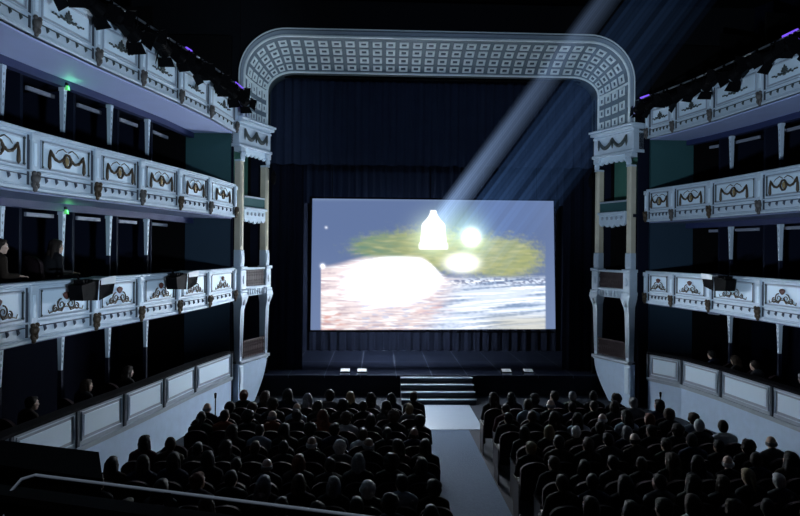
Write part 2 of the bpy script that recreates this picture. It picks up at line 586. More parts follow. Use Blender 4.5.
def seg_param(path):
    """breakpoints by section: vertical leg, corner, straight, corner, leg"""
    return path[0], path[1:16], path[15:17], path[16:31], path[31]


def cove_pt(sec, u, t):
    """a point of the cove: sec 0..4, u along it, t across from outer to inner"""
    def at(path):
        v0, c0, mid, c1, v1 = seg_param(path)
        if sec == 0:
            a, b = v0, c0[0]
            return (a[0] + (b[0] - a[0]) * u, a[1] + (b[1] - a[1]) * u)
        if sec == 1:
            return resample(c0, [u])[0]
        if sec == 2:
            a, b = mid
            return (a[0] + (b[0] - a[0]) * u, a[1] + (b[1] - a[1]) * u)
        if sec == 3:
            return resample(c1, [u])[0]
        a, b = c1[-1], v1
        return (a[0] + (b[0] - a[0]) * u, a[1] + (b[1] - a[1]) * u)
    p, q = at(PB), at(PI_)
    # quarter-ellipse cove: leaves the front plane going back, arrives facing the opening
    k = 1 - math.cos(t * PI / 2)
    w = math.sin(t * PI / 2)
    k, w = .6 * k + .4 * t, .6 * w + .4 * t
    return Vector((p[0] + (q[0] - p[0]) * k, PYO + .03 + (PYI - .06 - PYO) * w, p[1] + (q[1] - p[1]) * k))


g = MB()
SEC_N = [2, 10, 24, 10, 2]
SEC_C = [3, 5, 22, 5, 3]
for s in range(5):
    g.grid(lambda u, v, s=s: cove_pt(s, u, v), SEC_N[s], 10)
for s in range(5):
    nc = SEC_C[s]
    rows = 4
    for i in range(nc):
        for j in range(rows):
            um, tm = (i + .5) / nc, .07 + .86 * (j + .5) / rows
            hu, ht = .345 / nc, .86 * .35 / rows
            if s in (0, 4):
                hu *= .9
            e = 1e-3
            du = (cove_pt(s, min(1, um + e), tm) - cove_pt(s, max(0, um - e), tm))
            dv = (cove_pt(s, um, tm + e) - cove_pt(s, um, tm - e))
            n = du.cross(dv).normalized()
            if n.y > 0 or (abs(n.y) < .05 and n.z > 0):
                n = -n
            ring = []
            for k, lift in ((1.0, .012), (.93, .040), (.55, .040), (.49, -.0)):
                for a, b2 in ((-1, -1), (1, -1), (1, 1), (-1, 1)):
                    g.mi = 1
                    ring.append(cove_pt(s, um + a * hu * k, tm + b2 * ht * k) + n * lift)
            fs = [(r * 4 + k, r * 4 + (k + 1) % 4, (r + 1) * 4 + (k + 1) % 4, (r + 1) * 4 + k) for r in range(3) for k in range(4)]
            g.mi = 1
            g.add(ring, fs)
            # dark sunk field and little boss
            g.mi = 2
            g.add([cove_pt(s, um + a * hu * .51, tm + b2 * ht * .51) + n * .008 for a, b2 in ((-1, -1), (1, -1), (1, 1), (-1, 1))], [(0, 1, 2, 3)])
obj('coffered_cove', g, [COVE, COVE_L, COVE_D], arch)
# outer moulding band in the front plane, with beads at its edges and at the inner edge
g = MB()
full = []
for s in range(5):
    for k in range(13 if s != 4 else 14):
        full.append((s, k / 13))


def path_pts(path, y):
    v0, c0, mid, c1, v1 = seg_param(path)
    allp = [v0] + c0 + c1 + [v1]
    return [Vector((x, y, z)) for x, z in allp]


o0, o1 = path_pts(PO, PYO), path_pts(PB, PYO)
n = len(o0)
for i in range(n - 1):
    for a0, a1, y0, y1 in ((0, .3, 0, -.07), (.3, .7, -.07, -.05), (.7, 1, -.05, .03)):
        q = [o0[i].lerp(o1[i], a0) + Vector((0, y0, 0)), o0[i + 1].lerp(o1[i + 1], a0) + Vector((0, y0, 0)),
             o0[i + 1].lerp(o1[i + 1], a1) + Vector((0, y1, 0)), o0[i].lerp(o1[i], a1) + Vector((0, y1, 0))]
        g.add(q, [(0, 1, 2, 3)])
    back = [o0[i], o0[i + 1], o0[i + 1] + Vector((0, .4, 0)), o0[i] + Vector((0, .4, 0))]
    g.add(back, [(0, 1, 2, 3)])
obj('outer_moulding', g, mat('mid_blue_grey_moulding', (.27, .33, .39), .5), arch)
g = MB()
g.tube([p + Vector((0, -.01, 0)) for p in o1], .035, 8)
g.tube([p + Vector((0, -.055, 0)) for p in o0], .022, 6)
obj('bead_moulding', g, COVE_L, arch, True)
g = MB()
g.tube([p for p in path_pts(PI_, PYI - .08)], .03, 8)
for s in (0, 4):
    u = .98 if s == 0 else .02
    g.tube([cove_pt(s, u, t / 8) + Vector((0, -.02, 0)) for t in range(9)], .035, 6)
obj('inner_bead', g, COVE_L, arch, True)
# reveal behind the inner bead
g = MB()
i0, i1 = path_pts(PI_, PYI - .06), path_pts(PI_, PYI + .45)
for i in range(n - 1):
    g.add([i0[i], i0[i + 1], i1[i + 1], i1[i]], [(0, 1, 2, 3)])
obj('inner_reveal', g, mat('dark_slate_reveal', (.05, .075, .09), .6), arch)

# masonry around the arch (black) - front wall of the hall above and beside the opening
g = MB()
for i in range(n - 1):
    a, b2 = o0[i], o0[i + 1]
    if abs(a.x - b2.x) < 1e-4:
        X = -10 if a.x < 0 else 10
        zs = sorted((a.z, b2.z))
        x0, x1 = sorted((a.x, X))
        g.box(x0, x1, PYO + .05, PYO + .4, zs[0], zs[1])
    else:
        g.add([(a.x, PYO + .05, a.z), (b2.x, PYO + .05, b2.z), (b2.x, PYO + .05, 10.6), (a.x, PYO + .05, 10.6)], [(0, 1, 2, 3)])
zc = o0[1].z
g.box(-10, -PXO, PYO + .05, PYO + .4, zc, 10.6)
g.box(PXO, 10, PYO + .05, PYO + .4, zc, 10.6)
struct('wall_proscenium', g, mat('black_hall_wall', (.006, .007, .009), .9, spec=.05))
g = MB()
g.box(-10, -PXI - .02, 17.0, 17.12, .585, 10.3)
g.box(PXI + .02, 10, 17.0, 17.12, .585, 10.3)
g.box(-5.2, 5.2, 17.0, 17.12, ZTOP_I + .02, 10.3)
struct('wall_stage_side', g, BLACK)
struct('wall_backstage', MB().box(-9, 9, 21.4, 21.6, 0, 10.6), BLACK)
struct('ceiling_stage', MB().box(-9, 9, 15.8, 21.6, 10.3, 10.5), BLACK)

# ------------------------------------------------------------------ proscenium box towers


def swag(g, x0, x1, z, sag, y, r0, r1, n=12, drop=0.):
    pts, rs = [], []
    for k in range(n + 1):
        t = k / n
        pts.append((x0 + (x1 - x0) * t, y, z - sag * 4 * t * (1 - t)))
        rs.append(r0 + (r1 - r0) * math.sin(PI * t) + .004 * (k % 2))
    g.tube(pts, rs, 6)
    if drop:
        for x in (x0, x1):
            g.tube([(x, y, z + .01), (x, y, z - drop * .6), (x, y, z - drop)], [r0, r0 * 1.4, r0 * .4], 6)


def tower(sg):
    side = 'left' if sg < 0 else 'right'
    if sg < 0:
        p, q = (-PXI, PYI), (-PXO, PYO)
    else:
        p, q = (PXO, PYO), (PXI, PYI)
    d = Vector((q[0] - p[0], q[1] - p[1], 0))
    W = d.length
    T = frame((p[0], p[1], 0), d)        # +y of T must point into the hall
    t = thing('stage_box_tower', f'tier of three ornate white boxes between gilded pilasters {side} of the stage', 'theatre boxes', ((p[0] + q[0]) / 2, (p[1] + q[1]) / 2, 0))
    ins = 1 if (T.to_3x3() @ Vector((0, 1, 0))).x * sg < 0 else -1
    assert ins == 1
    # entablature with swags
    g = MB(T)
    g.bbox(-.05, W + .05, -.3, .05, 6.72, 7.36, .01)
    g.bbox(-.10, W + .10, -.3, .16, 7.32, 7.40, .03)
    g.bbox(-.12, W + .12, -.3, .20, 7.40, 7.46, .02)
    g.bbox(-.08, W + .08, -.3, .10, 6.70, 6.78, .02)
    g.bbox(-.06, W + .06, -.3, .08, 7.22, 7.27, .015)
    fr = obj('entablature', g, PLASTER, t)
    g = MB(T)
    for x0, x1 in ((.18, W / 2), (W / 2, W - .18)):
        swag(g, x0, x1, 7.18, .24, .075, .022, .052, 14, .28)
    obj('swag_garland', g, GREYORN, fr, True)
    # scalloped valance below it
    g = MB(T)
    N = 6
    poly = [(.14, 6.72)]
    for k in range(N * 8 + 1):
        u = k / (N * 8)
        poly.append((.14 + (W - .28) * u, 6.58 - .07 * abs(math.sin(u * N * PI)) - .07 * abs(u - .5)))
    poly.append((W - .14, 6.72))
    g.prism(poly[::-1], -.02, .03)
    obj('scalloped_valance', g, PLASTER_P, t)
    # pilasters
    for k, xc in enumerate((.10, W - .10)):
        w = .10
        g = MB(T)
        g.bbox(xc - w * .8, xc + w * .8, -.12, .06, 4.05, 6.35, .02)           # upper shaft
        g.bbox(xc - w * .45, xc + w * .45, .05, .075, 4.15, 6.25, .01)
        pl = obj('upper_pilaster', g, CREAM, t)
        g = MB(T)
        g.bbox(xc - w * 1.15, xc + w * 1.15, -.12, .10, 6.58, 6.70, .02)
        g.bbox(xc - w * .9, xc + w * .9, -.12, .075, 6.33, 6.38, .015)
        for a in (-1, 0, 1):
            g.ell((xc + a * .055, .06, 6.47), (.035, .035, .10), 8, 6)
            g.ell((xc + a * .07, .085, 6.56), (.03, .03, .03), 8, 5)
        obj('capital', g, PLASTER, pl, False)
        g = MB(T)
        g.bbox(xc - w * .95, xc + w * .95, -.12, .08, 3.62, 4.05, .02)
        g.bbox(xc - w * .75, xc + w * .75, .07, .095, 3.70, 3.97, .01)
        g.bbox(xc - w * 1.5, xc + w * 1.5, -.14, .15, 3.54, 3.62, .02)
        g.bbox(xc - w * 1.25, xc + w * 1.25, -.14, .12, 3.02, 3.54, .02)
        g.bbox(xc - w * 1.5, xc + w * 1.5, -.14, .15, 2.94, 3.02, .02)
        g.ell((xc, .125, 3.28), (.05, .03, .11), 10, 6)
        obj('pedestal', g, PLASTER, t)
        # scrolled console and tapering herm below
        g = MB(T)
        prof = [(2.94, .20, .14), (2.84, .185, .17), (2.72, .14, .15), (2.62, .105, .12), (2.5, .10, .09), (1.9, .085, .07), (1.18, .062, .055), (1.16, .09, .08), (1.08, .09, .08)]
        for (z1, w1, y1), (z0, w0, y0) in zip(prof, prof[1:]):
            g.add([(xc - w0 * .8, -.12, z0), (xc + w0 * .8, -.12, z0), (xc + w0 * .8, y0, z0), (xc - w0 * .8, y0, z0), (xc - w1 * .8, -.12, z1), (xc + w1 * .8, -.12, z1), (xc + w1 * .8, y1, z1), (xc - w1 * .8, y1, z1)],
                  [(3, 2, 1, 0), (4, 5, 6, 7), (0, 1, 5, 4), (1, 2, 6, 5), (2, 3, 7, 6), (3, 0, 4, 7)])
        hp = obj('lower_pilaster', g, PLASTER, t)
        g = MB(T)
        g.ell((xc, .13, 2.72), (.06, .05, .10), 8, 6)
        g.tube([(xc - .03, .085, 2.5), (xc - .02, .065, 1.3)], .008, 5)
        g.tube([(xc + .03, .085, 2.5), (xc + .02, .065, 1.3)], .008, 5)
        obj('console_leaf', g, PLASTER_D, hp, True)
    # balconies of the three boxes
    g = MB(T)

    def bulge(z0, z1, b0, b1, x0=.2, x1=W - .2, th=.05):
        nx, nz_ = 12, 8
        def f(u, v, o=0):
            z = z0 + (z1 - z0) * v
            return (x0 + (x1 - x0) * u, (b0 + (b1 - b0) * math.sin(v * PI / 2)) * math.sin(PI * min(1, max(0, u))) ** .6 + .02 - o, z)
        g.grid(lambda u, v: f(u, v), nx, nz_)
        g.grid(lambda u, v: f(u, v, th), nx, nz_)
    # top box: scalloped apron
    N = 5
    poly = [(.2, 5.14)]
    for k in range(N * 8 + 1):
        u = k / (N * 8)
        poly.append((.2 + (W - .4) * u, 4.86 - .07 * abs(math.sin(u * N * PI)) - .05 * (1 - abs(2 * u - 1))))
    poly.append((W - .2, 5.14))
    g.prism(poly[::-1], .0, .06)
    g.bbox(.18, W - .18, -.05, .12, 5.10, 5.17, .02)
    ap = obj('scalloped_apron', g, PLASTER, t)
    g = MB(T)
    for k in range(5):
        g.ell((.34 + (W - .68) * k / 4, .07, 5.0), (.05, .02, .05), 8, 5)
    obj('apron_rosettes', g, PLASTER_D, ap, True)
    g = MB(T)
    g.bbox(.2, W - .2, .0, .05, 5.42, 5.47, .01)
    obj('top_rail', g, PLASTER_D, t)
    obj('rail_panel', MB(T).box(.2, W - .2, .01, .03, 5.17, 5.42), TEAL, t)
    # middle box
    g = MB(T)
    bulge(2.84, 3.08, .02, .14)
    g.bbox(.2, W - .2, -.05, .12, 3.04, 3.1, .02)
    g.bbox(.2, W - .2, -.02, .10, 3.53, 3.59, .02)
    for k in range(9):
        x = .26 + (W - .52) * k / 8
        g.lathe([(.018, 2.88), (.026, 2.94), (.016, 3.0), (.02, 3.03)], 6, (x, .16, 0))
    obj('middle_balcony', g, PLASTER, t)

    def lattice(z0, z1, name):
        g = MB(T)
        nb = 12
        for k in range(nb + 1):
            x = .2 + (W - .4) * k / nb
            g.tube([(x, .06, z0), (x, .06, z1)], .009, 5)
        for k in range(nb):
            xa, xb = .2 + (W - .4) * k / nb, .2 + (W - .4) * (k + 1) / nb
            g.tube([(xa, .06, z0), (xb, .06, (z0 + z1) / 2), (xa, .06, z1)], .006, 5)
            g.tube([(xb, .06, z0), (xa, .06, (z0 + z1) / 2), (xb, .06, z1)], .006, 5)
        g.tube([(.2, .06, z1), (W - .2, .06, z1)], .018, 6)
        g.tube([(.2, .06, z0 + .02), (W - .2, .06, z0 + .02)], .012, 6)
        g.box(.2, W - .2, .02, .03, z0, z1 - .01)
        obj(name, g, LATT, t)
    lattice(3.1, 3.53, 'lattice_railing')
    lattice(1.24, 1.68, 'lattice_railing')
    g = MB(T)
    g.bbox(.0, W, -.1, .13, 1.12, 1.2, .02)
    obj('sill', g, PLASTER_D, t)
    # base wall: bowed belly between plain piers
    g = MB(T)
    nx = 14

    def belly(u, v):
        z = 1.12 * v
        return (.2 + (W - .2) * u * (.50 + .50 * math.sin(v * PI / 2)), .02 + .10 * math.sin(PI * u) * v ** 1.5, z)
    if sg < 0:
        g.grid(lambda u, v: (W - belly(u, v)[0], belly(u, v)[1], belly(u, v)[2]), nx, 8)
        g.box(W - .2, W + .02, -.1, .07, 0, 1.12)
    else:
        g.grid(belly, nx, 8)
        g.box(-.02, .2, -.1, .07, 0, 1.12)
    bw = obj('base_wall', g, mat('pale_blue_base_wall', (.52, .66, .84), .5), t)
    x0 = W - .17 if sg < 0 else .02
    obj('base_panel', MB(T).bbox(x0, x0 + .15, .06, .09, .35, 1.05, .01), PLASTER_P, bw)
    # inside of the boxes
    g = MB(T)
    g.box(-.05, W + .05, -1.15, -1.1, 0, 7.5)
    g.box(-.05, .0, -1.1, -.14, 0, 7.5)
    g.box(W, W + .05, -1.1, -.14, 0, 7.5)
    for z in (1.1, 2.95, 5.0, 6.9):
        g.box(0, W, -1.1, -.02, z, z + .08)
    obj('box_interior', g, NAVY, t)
    obj('upper_box_wall', MB(T).box(.1, W - .1, -.62, -.58, 5.1, 6.9), mat('green_teal_wall_paint', (.07, .20, .15), .7), t)
    # lantern on the inner pilaster
    xl = .02 if sg < 0 else W - .02
    ln = thing('wall_lantern', f'small dark lantern hanging from the inner pilaster {side} of the stage', 'lantern', T @ Vector((xl, .2, 5.85)))
    g = MB(T)
    g.lathe([(.02, 5.86), (.06, 5.92), (.07, 6.12), (.045, 6.2), (.01, 6.26)], 8, (xl, .2, 0))
    obj('lantern_body', g, BLACKM, ln)
    obj('lantern_arm', MB(T).tube([(xl, .2, 6.25), (xl, .16, 6.32), (xl + (.06 if sg < 0 else -.06), .05, 6.3)], .012, 6), BLACKM, ln)
    return t


tower(-1)
tower(1)

# ------------------------------------------------------------------ balconies
TIERS = {  # z bottom, z top of the front
    'lower': (2.76, 3.60), 'middle': (4.87, 5.71), 'upper': (7.03, 7.84)}


def leafy(g, pts, r, n=6):
    g.tube(pts, [r * (1 + .45 * (k % 2)) for k in range(len(pts))], n)


def ornament(tier, T, L, H):
    g = MB(T)
    xc, y = L / 2, .03
    if tier == 'middle':
        zc = H * .60
        leafy(g, [(xc + .075 * math.cos(a), y, zc + .095 * math.sin(a)) for a in [2 * PI * k / 16 for k in range(17)]], .015)
        g.mi = 1
        g.ell((xc, y - .015, zc), (.05, .02, .07), 10, 6)
        g.mi = 0
        for s in (-1, 1):
            pts = []
            for k in range(9):
                t = k / 8
                pts.append((xc + s * (.07 + t * .27 * L / 1.3), y, zc + .03 - .16 * t * (1 - t) * 2.2 + .07 * t))
            leafy(g, pts, .017)
            xe = xc + s * (.07 + .27 * L / 1.3)
            g.tube([(xe, y, zc + .12), (xe + s * .02, y, zc), (xe + s * .02, y, zc - .13), (xe + s * .015, y, zc - .17)], [.012, .022, .028, .008], 6)
            g.tube([(xc + s * .02, y, zc + .13), (xc + s * .1, y, zc + .17), (xc + s * .2, y, zc + .13), (xc + s * .25, y, zc + .08)], [.007, .008, .007, .004], 6)
    elif tier == 'upper':
        zc = H * .58
        for a, l in ((0, .13), (-.5, .10), (.5, .10), (-1.05, .085), (1.05, .085)):
            g.ell((xc + math.sin(a) * l * .55, y, zc + math.cos(a) * l * .55), (.022, .018, l * .6), 8, 6, Matrix.Rotation(a, 3, 'Y'))
        g.ell((xc, y, zc - .03), (.05, .02, .03), 8, 5)
        g.tube([(xc - .33 * L / 1.3, y - .01, zc - .015), (xc, y - .01, zc - .02), (xc + .33 * L / 1.3, y - .01, zc - .015)], .007, 5)
        for s in (-1, 1):
            for k in range(5):
                t = k / 4
                g.ell((xc + s * (.09 + .23 * t * L / 1.3), y, zc - .015 + .02 * math.sin(k * 2.2)), (.042 - .022 * t, .014, .024 - .014 * t), 8, 5, Matrix.Rotation(s * .35 * (-1) ** k, 3, 'Y'))
    else:
        zc = H * .60
        g.tube([(xc - .33 * L / 1.3, y, zc - .125), (xc, y, zc - .06), (xc + .33 * L / 1.3, y, zc - .125)], .008, 5)
        g.mi = 1
        for a in (-.7, -.35, 0, .35, .7):
            g.ell((xc + math.sin(a) * .05, y + .005, zc + .05 + math.cos(a) * .05), (.022, .022, .06), 8, 6, Matrix.Rotation(a, 3, 'Y'))
        g.mi = 0
        for s in (-1, 1):
            for (x0, r0, turns, up) in ((.10, .09, 1.4, 1), (.22, .055, 1.3, 0)):
                pts = []
                for k in range(18):
                    t = k / 17
                    a = PI * .5 + turns * 2 * PI * t * -1
                    r = r0 * (1 - .75 * t)
                    pts.append((xc + s * (x0 * L / 1.3 + r * math.cos(a)), y, zc - .03 - .05 * (1 - up) + r * math.sin(a)))
                g.tube(pts, [.011 * (1 - .4 * k / 17) for k in range(18)], 5)
            g.tube([(xc + s * .03, y, zc - .02), (xc + s * .10, y, zc - .12), (xc + s * .22, y, zc - .10), (xc + s * .34 * L / 1.3, y, zc - .13), (xc + s * .36 * L / 1.3, y, zc - .08)], [.014, .012, .011, .009, .005], 6)
    return g


def balcony(cur, tier):
    left = cur[0][0] < 0
    z0, z1 = TIERS[tier]
    H = z1 - z0
    side = 'left' if left else 'right'
    mid = cur[len(cur) // 2]
    t = thing('theatre_balcony', f'{tier} balcony of white garlanded panels along the {side} side of the hall', 'balcony', (mid[0], mid[1], z0))
    obj('floor_slab', strip(MB(), cur, .06, 2.74, z0 + .02, z0 + .22), NAVY, t)
    obj('soffit', strip(MB(), cur, .06, 1.02, z0 - .03, z0 + .02), SOFFIT if tier == 'upper' else mat('shaded_blue_soffit', (.16, .20, .34), .6), t)  # upper soffit coloured as lit, the lower ones coloured as in shade
    obj('lintel_beam', strip(MB(), cur, 1.02, 1.16, z0 - .16, z0 + .02), BEAM, t)
    orn = {'upper': [GREYORN], 'middle': [BRONZE, GILT], 'lower': [BRONZE, REDSHELL]}[tier]
    for i in range(len(cur) - 1):
        T, L = bay_frame(cur, i, z0)
        g = MB(T)
        g.box(0, L, -.10, 0, 0, H - .03)
        g.bbox(0, L, -.1, .035, 0, .05, .012)
        g.bbox(0, L, -.1, .022, .05, .075, .01)
        g.bbox(0, L, -.1, .030, H * .31, H * .31 + .028, .012)
        g.bbox(0, L, -.14, .05, H - .045, H, .015)
        g.bbox(0, L, -.1, .03, H - .075, H - .045, .01)
        fp = obj('front_panel', g, PLASTER, t)
        # moulded frame round the field
        g = MB(T)
        a0, a1, b0, b1, w = .15, L - .15, H * .385, H * .875, .022
        for q in ((a0, a1, b0, b0 + w), (a0, a1, b1 - w, b1), (a0, a0 + w, b0 + w, b1 - w), (a1 - w, a1, b0 + w, b1 - w)):
            g.bbox(q[0], q[1], 0, .022, q[2], q[3], .007)
        obj('panel_moulding', g, PLASTER_D, fp)
        obj('panel_field', MB(T).box(a0 + w + .03, a1 - w - .03, 0, .006, b0 + w + .02, b1 - w - .02), PLASTER_P, fp)
        if tier != 'upper':
            for x in (a0 + .03, a1 - .03):
                g = MB(T)
                g.tube([(x, .018, b0 + .03), (x, .018, b1 - .03)], .011, 6)
                g.ell((x, .02, b0 + .03), .02, 8, 5)
                g.ell((x, .02, b1 - .03), .02, 8, 5)
                obj('side_rod', g, GREYORN, fp, True)
        obj('garland', ornament(tier, T, L, H), orn, fp, True)
        # frieze of little drops and swags
        g = MB(T)
        N = 5
        for k in range(N):
            x = .16 + (L - .32) * (k + .5) / N
            g.add([(x - .024, .0, H * .245), (x + .024, .0, H * .245), (x, .0, H * .15), (x - .022, .018, H * .24), (x + .022, .018, H * .24), (x, .018, H * .16)],
                  [(0, 1, 2), (3, 5, 4), (0, 3, 4, 1), (1, 4, 5, 2), (2, 5, 3, 0)])
            g.ell((x, .02, H * .20), (.022, .016, .026), 8, 5)
        g.box(.10, L - .10, .0, .012, H * .245, H * .262)
        obj('frieze_drops', g, GREYORN if tier == 'upper' else mat('slate_relief', (.07, .085, .12), .6), fp, True)
    for i in range(len(cur)):
        k = min(i, len(cur) - 2)
        T, L = bay_frame(cur, k, z0)
        x = (0 if left else L) if i == k else (L if left else 0)
        g = MB(T)
        g.bbox(x - .06, x + .06, -.08, .05, .26, H - .075, .012)
        g.bbox(x - .075, x + .075, -.08, .065, H - .14, H - .04, .012)
        dp = obj('divider_pilaster', g, PLASTER, t)
        obj('pilaster_strip', MB(T).bbox(x - .028, x + .028, .045, .06, .34, H - .18, .006), PLASTER_P, dp)
        e = .083 if left else -.083
        obj('dark_joint', MB(T).box(x + e - .02, x + e + .02, -.08, .012, .0, H - .045), GROOVE, dp)  # dark joint strip along one side of the pilaster
        g = MB(T)
        big = (i % 2 == 0)
        g.ell((x, .06, .17), (.06, .06, .085), 10, 7)
        g.ell((x, .10, .18), (.032, .03, .045), 8, 6)
        for s in (-1, 1):
            g.ell((x + s * .045, .07, .24), (.03, .035, .035), 8, 5)
            g.ell((x + s * .04, .06, .08), (.025, .03, .05), 8, 5)
        g.ell((x, .05, .03), (.035, .035, .05), 8, 5)
        if tier == 'lower' or (tier == 'middle' and big):
            m = BRONZE
        else:
            m = mat('weathered_bronze_relief', (.09, .08, .075), .5)
        obj('console_mask', g, m, dp, True)
    # party walls between the boxes
    zt = z1 + 1.15
    for i in range(1, len(cur)):
        a, b2 = offset(cur, 1.35)[i], offset(cur, 2.72)[i]
        d = Vector((b2[0] - a[0], b2[1] - a[1], 0))
        T = frame((a[0], a[1], z0 + .22), d)
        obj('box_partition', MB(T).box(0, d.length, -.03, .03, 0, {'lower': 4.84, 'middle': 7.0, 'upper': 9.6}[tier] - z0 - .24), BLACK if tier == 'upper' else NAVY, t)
    # pale ventilated lintel strips behind the columns
    if True:
        c2 = offset(cur, 1.5)
        for i in range(len(cur) - 1):
            T, L = bay_frame(c2, i, z0)
            obj('lintel_strip', MB(T).bbox(L * .24, L * .76, -.05, .0, -.26, -.19, .008), mat('dim_white_strip', (.30, .32, .40), .6), t)
    return t


for tier in ('lower', 'middle', 'upper'):
    balcony(LCUR, tier)
    balcony(RCUR, tier)

# slim columns: one per bay, on each storey, standing behind the fronts


def columns(cur):
    left = cur[0][0] < 0
    side = 'left' if left else 'right'
    c2 = offset(cur, 1.09)
    for storey, (za, zb) in {'ground-floor': (0.0, 2.60), 'middle': (2.98, 4.71), 'upper': (5.09, 6.87)}.items():
        for i in range(1, len(cur) - 1):
            f = .5 if left else .5
            x = c2[i][0] * (1 - f) + c2[i + 1][0] * f
            y = c2[i][1] * (1 - f) + c2[i + 1][1] * f
            t = thing('slender_column', f'slim white column, lower part shade-dark, on the {side} {storey} storey, {ORD[i - 1]} from the stage', 'column', (x, y, za), 'slim columns behind the balcony fronts')
            d = Vector((c2[i + 1][0] - c2[i][0], c2[i + 1][1] - c2[i][1], 0))
            if not left:
                d = -d
            T = frame((x, y, 0), d)
            g = MB(T)
            h = .78 if storey != 'ground-floor' else .66
            g.bbox(-.045, .045, -.05, .06, zb - .06, zb, .01)
            g.add([(-.022, -.03, zb - h), (.022, -.03, zb - h), (.022, .03, zb - h), (-.022, .03, zb - h), (-.037, -.04, zb - .06), (.037, -.04, zb - .06), (.037, .05, zb - .06), (-.037, .05, zb - .06)],
                  [(3, 2, 1, 0), (4, 5, 6, 7), (0, 1, 5, 4), (1, 2, 6, 5), (2, 3, 7, 6), (3, 0, 4, 7)])
            sh = obj('white_shaft', g, PLASTER, t)
            g = MB(T)
            for k in range(5):
                z = zb - .14 - k * (h - .2) / 5
                g.ell((0, .044 - .003 * k, z), (.016 - .001 * k, .012, .03), 6, 4)
            obj('shaft_relief', g, PLASTER_D, sh, True)
            obj('shaded_lower_shaft', MB(T).box(-.028, .028, -.035, .035, za, zb - h), NAVY, t)  # dark colour stands in for the shade on the lower shaft


columns(LCUR)
columns(RCUR)
# teal cross walls that close each storey at the stage end


def end_walls(cur):
    left = cur[0][0] < 0
    side = 'left' if left else 'right'
    sg = -1 if left else 1
    a = cur[0]
    y = a[1] + .07
    x0, x1 = sorted((a[0] + sg * .12, a[0] + sg * 1.25))
    xw0, xw1 = sorted((a[0] + sg * 1.25, a[0] + sg * 3.2))
    for nme, za, zb, m in (('ground', 0, 2.76, BLUEW), ('lower', 2.98, 4.87, BLUEW), ('middle', 5.09, 7.03, TEAL), ('upper', 7.25, 9.5, BLACK)):
        g = MB()
        g.mi = 0
        g.box(x0, x1, y, y + .08, za, zb)
        g.mi = 1
        g.box(xw0, xw1, y + .02, y + .1, za, zb)
        o = obj('wall_end', g, [m, BLACK])
        o['kind'] = 'structure'


end_walls(LCUR)
end_walls(RCUR)

# exit lamps
for i, z, lab in ((3, 6.86, 'upper'), (3, 4.70, 'middle')):
    c2 = offset(LCUR, 1.0)
    x, y = (c2[3][0] + c2[4][0]) / 2, (c2[3][1] + c2[4][1]) / 2
    t = thing('exit_lamp', f'small glowing green lamp at the head of a column under the {lab} balcony', 'lamp', (x, y, z), 'green lamps')
    g = MB(Matrix.Translation((x, y, z)))
    g.prism([(-.035, -.035), (.035, -.035), (.015, .04), (-.015, .04)], -.025, .025)
    obj('lens', g, GREENL, t)
    obj('bracket', MB(Matrix.Translation((x, y, z))).box(-.03, .0, -.03, .03, .05, .09), BLACKM, t)

# ------------------------------------------------------------------ ground-floor box parapets


def parapet(cur):
    left = cur[0][0] < 0
    side = 'left' if left else 'right'
    c = offset(cur, .28)
    c[0] = (cur[0][0] + (-.04 if left else .06), cur[0][1])
    mid = c[len(c) // 2]
    t = thing('box_parapet', f'white panelled parapet of the ground-floor boxes along the {side} wall', 'parapet', (mid[0], mid[1], 0))
    BW = mat('pale_blue_base_wall', (.52, .66, .84), .5)
    obj('base_wall', strip(MB(), c, 0, .12, 0, .80), BW, t)
    obj('base_moulding', strip(strip(MB(), c, -.05, .1, .78, .84), c, -.03, .1, .75, .78), PLASTER_D, t)
    obj('cap_rail', strip(MB(), c, -.05, .2, 1.44, 1.49), mat('dark_velvet_cap', (.006, .006, .009), .9, spec=.1), t)
    for i in range(len(c) - 1):
        T, L = bay_frame(c, i, .84)
        pn = obj('parapet_panel', MB(T).box(0, L, -.12, 0, 0, .60), PLASTER_D, t)
        g = MB(T)
        a0, a1, b0, b1, w = .09, L - .09, .07, .55, .02
        for q in ((a0, a1, b0, b0 + w), (a0, a1, b1 - w, b1), (a0, a0 + w, b0 + w, b1 - w), (a1 - w, a1, b0 + w, b1 - w)):
            g.bbox(q[0], q[1], 0, .025, q[2], q[3], .008)
        obj('panel_moulding', g, PLASTER, pn)
        obj('white_field', MB(T).bbox(a0 + .065, a1 - .065, 0, .012, b0 + .07, b1 - .06, .006), PLASTER_P, pn)
        x = 0 if left else L
        obj('panel_pier', MB(T).bbox(x - .035, x + .035, -.1, .03, 0, .6, .008), GROOVE, t)
    obj('box_floor', strip(MB(), c, .12, 2.4, .43, .50), NAVY, t)


parapet(LCUR)
parapet(RCUR)

# ------------------------------------------------------------------ lighting bars over the upper balcony fronts


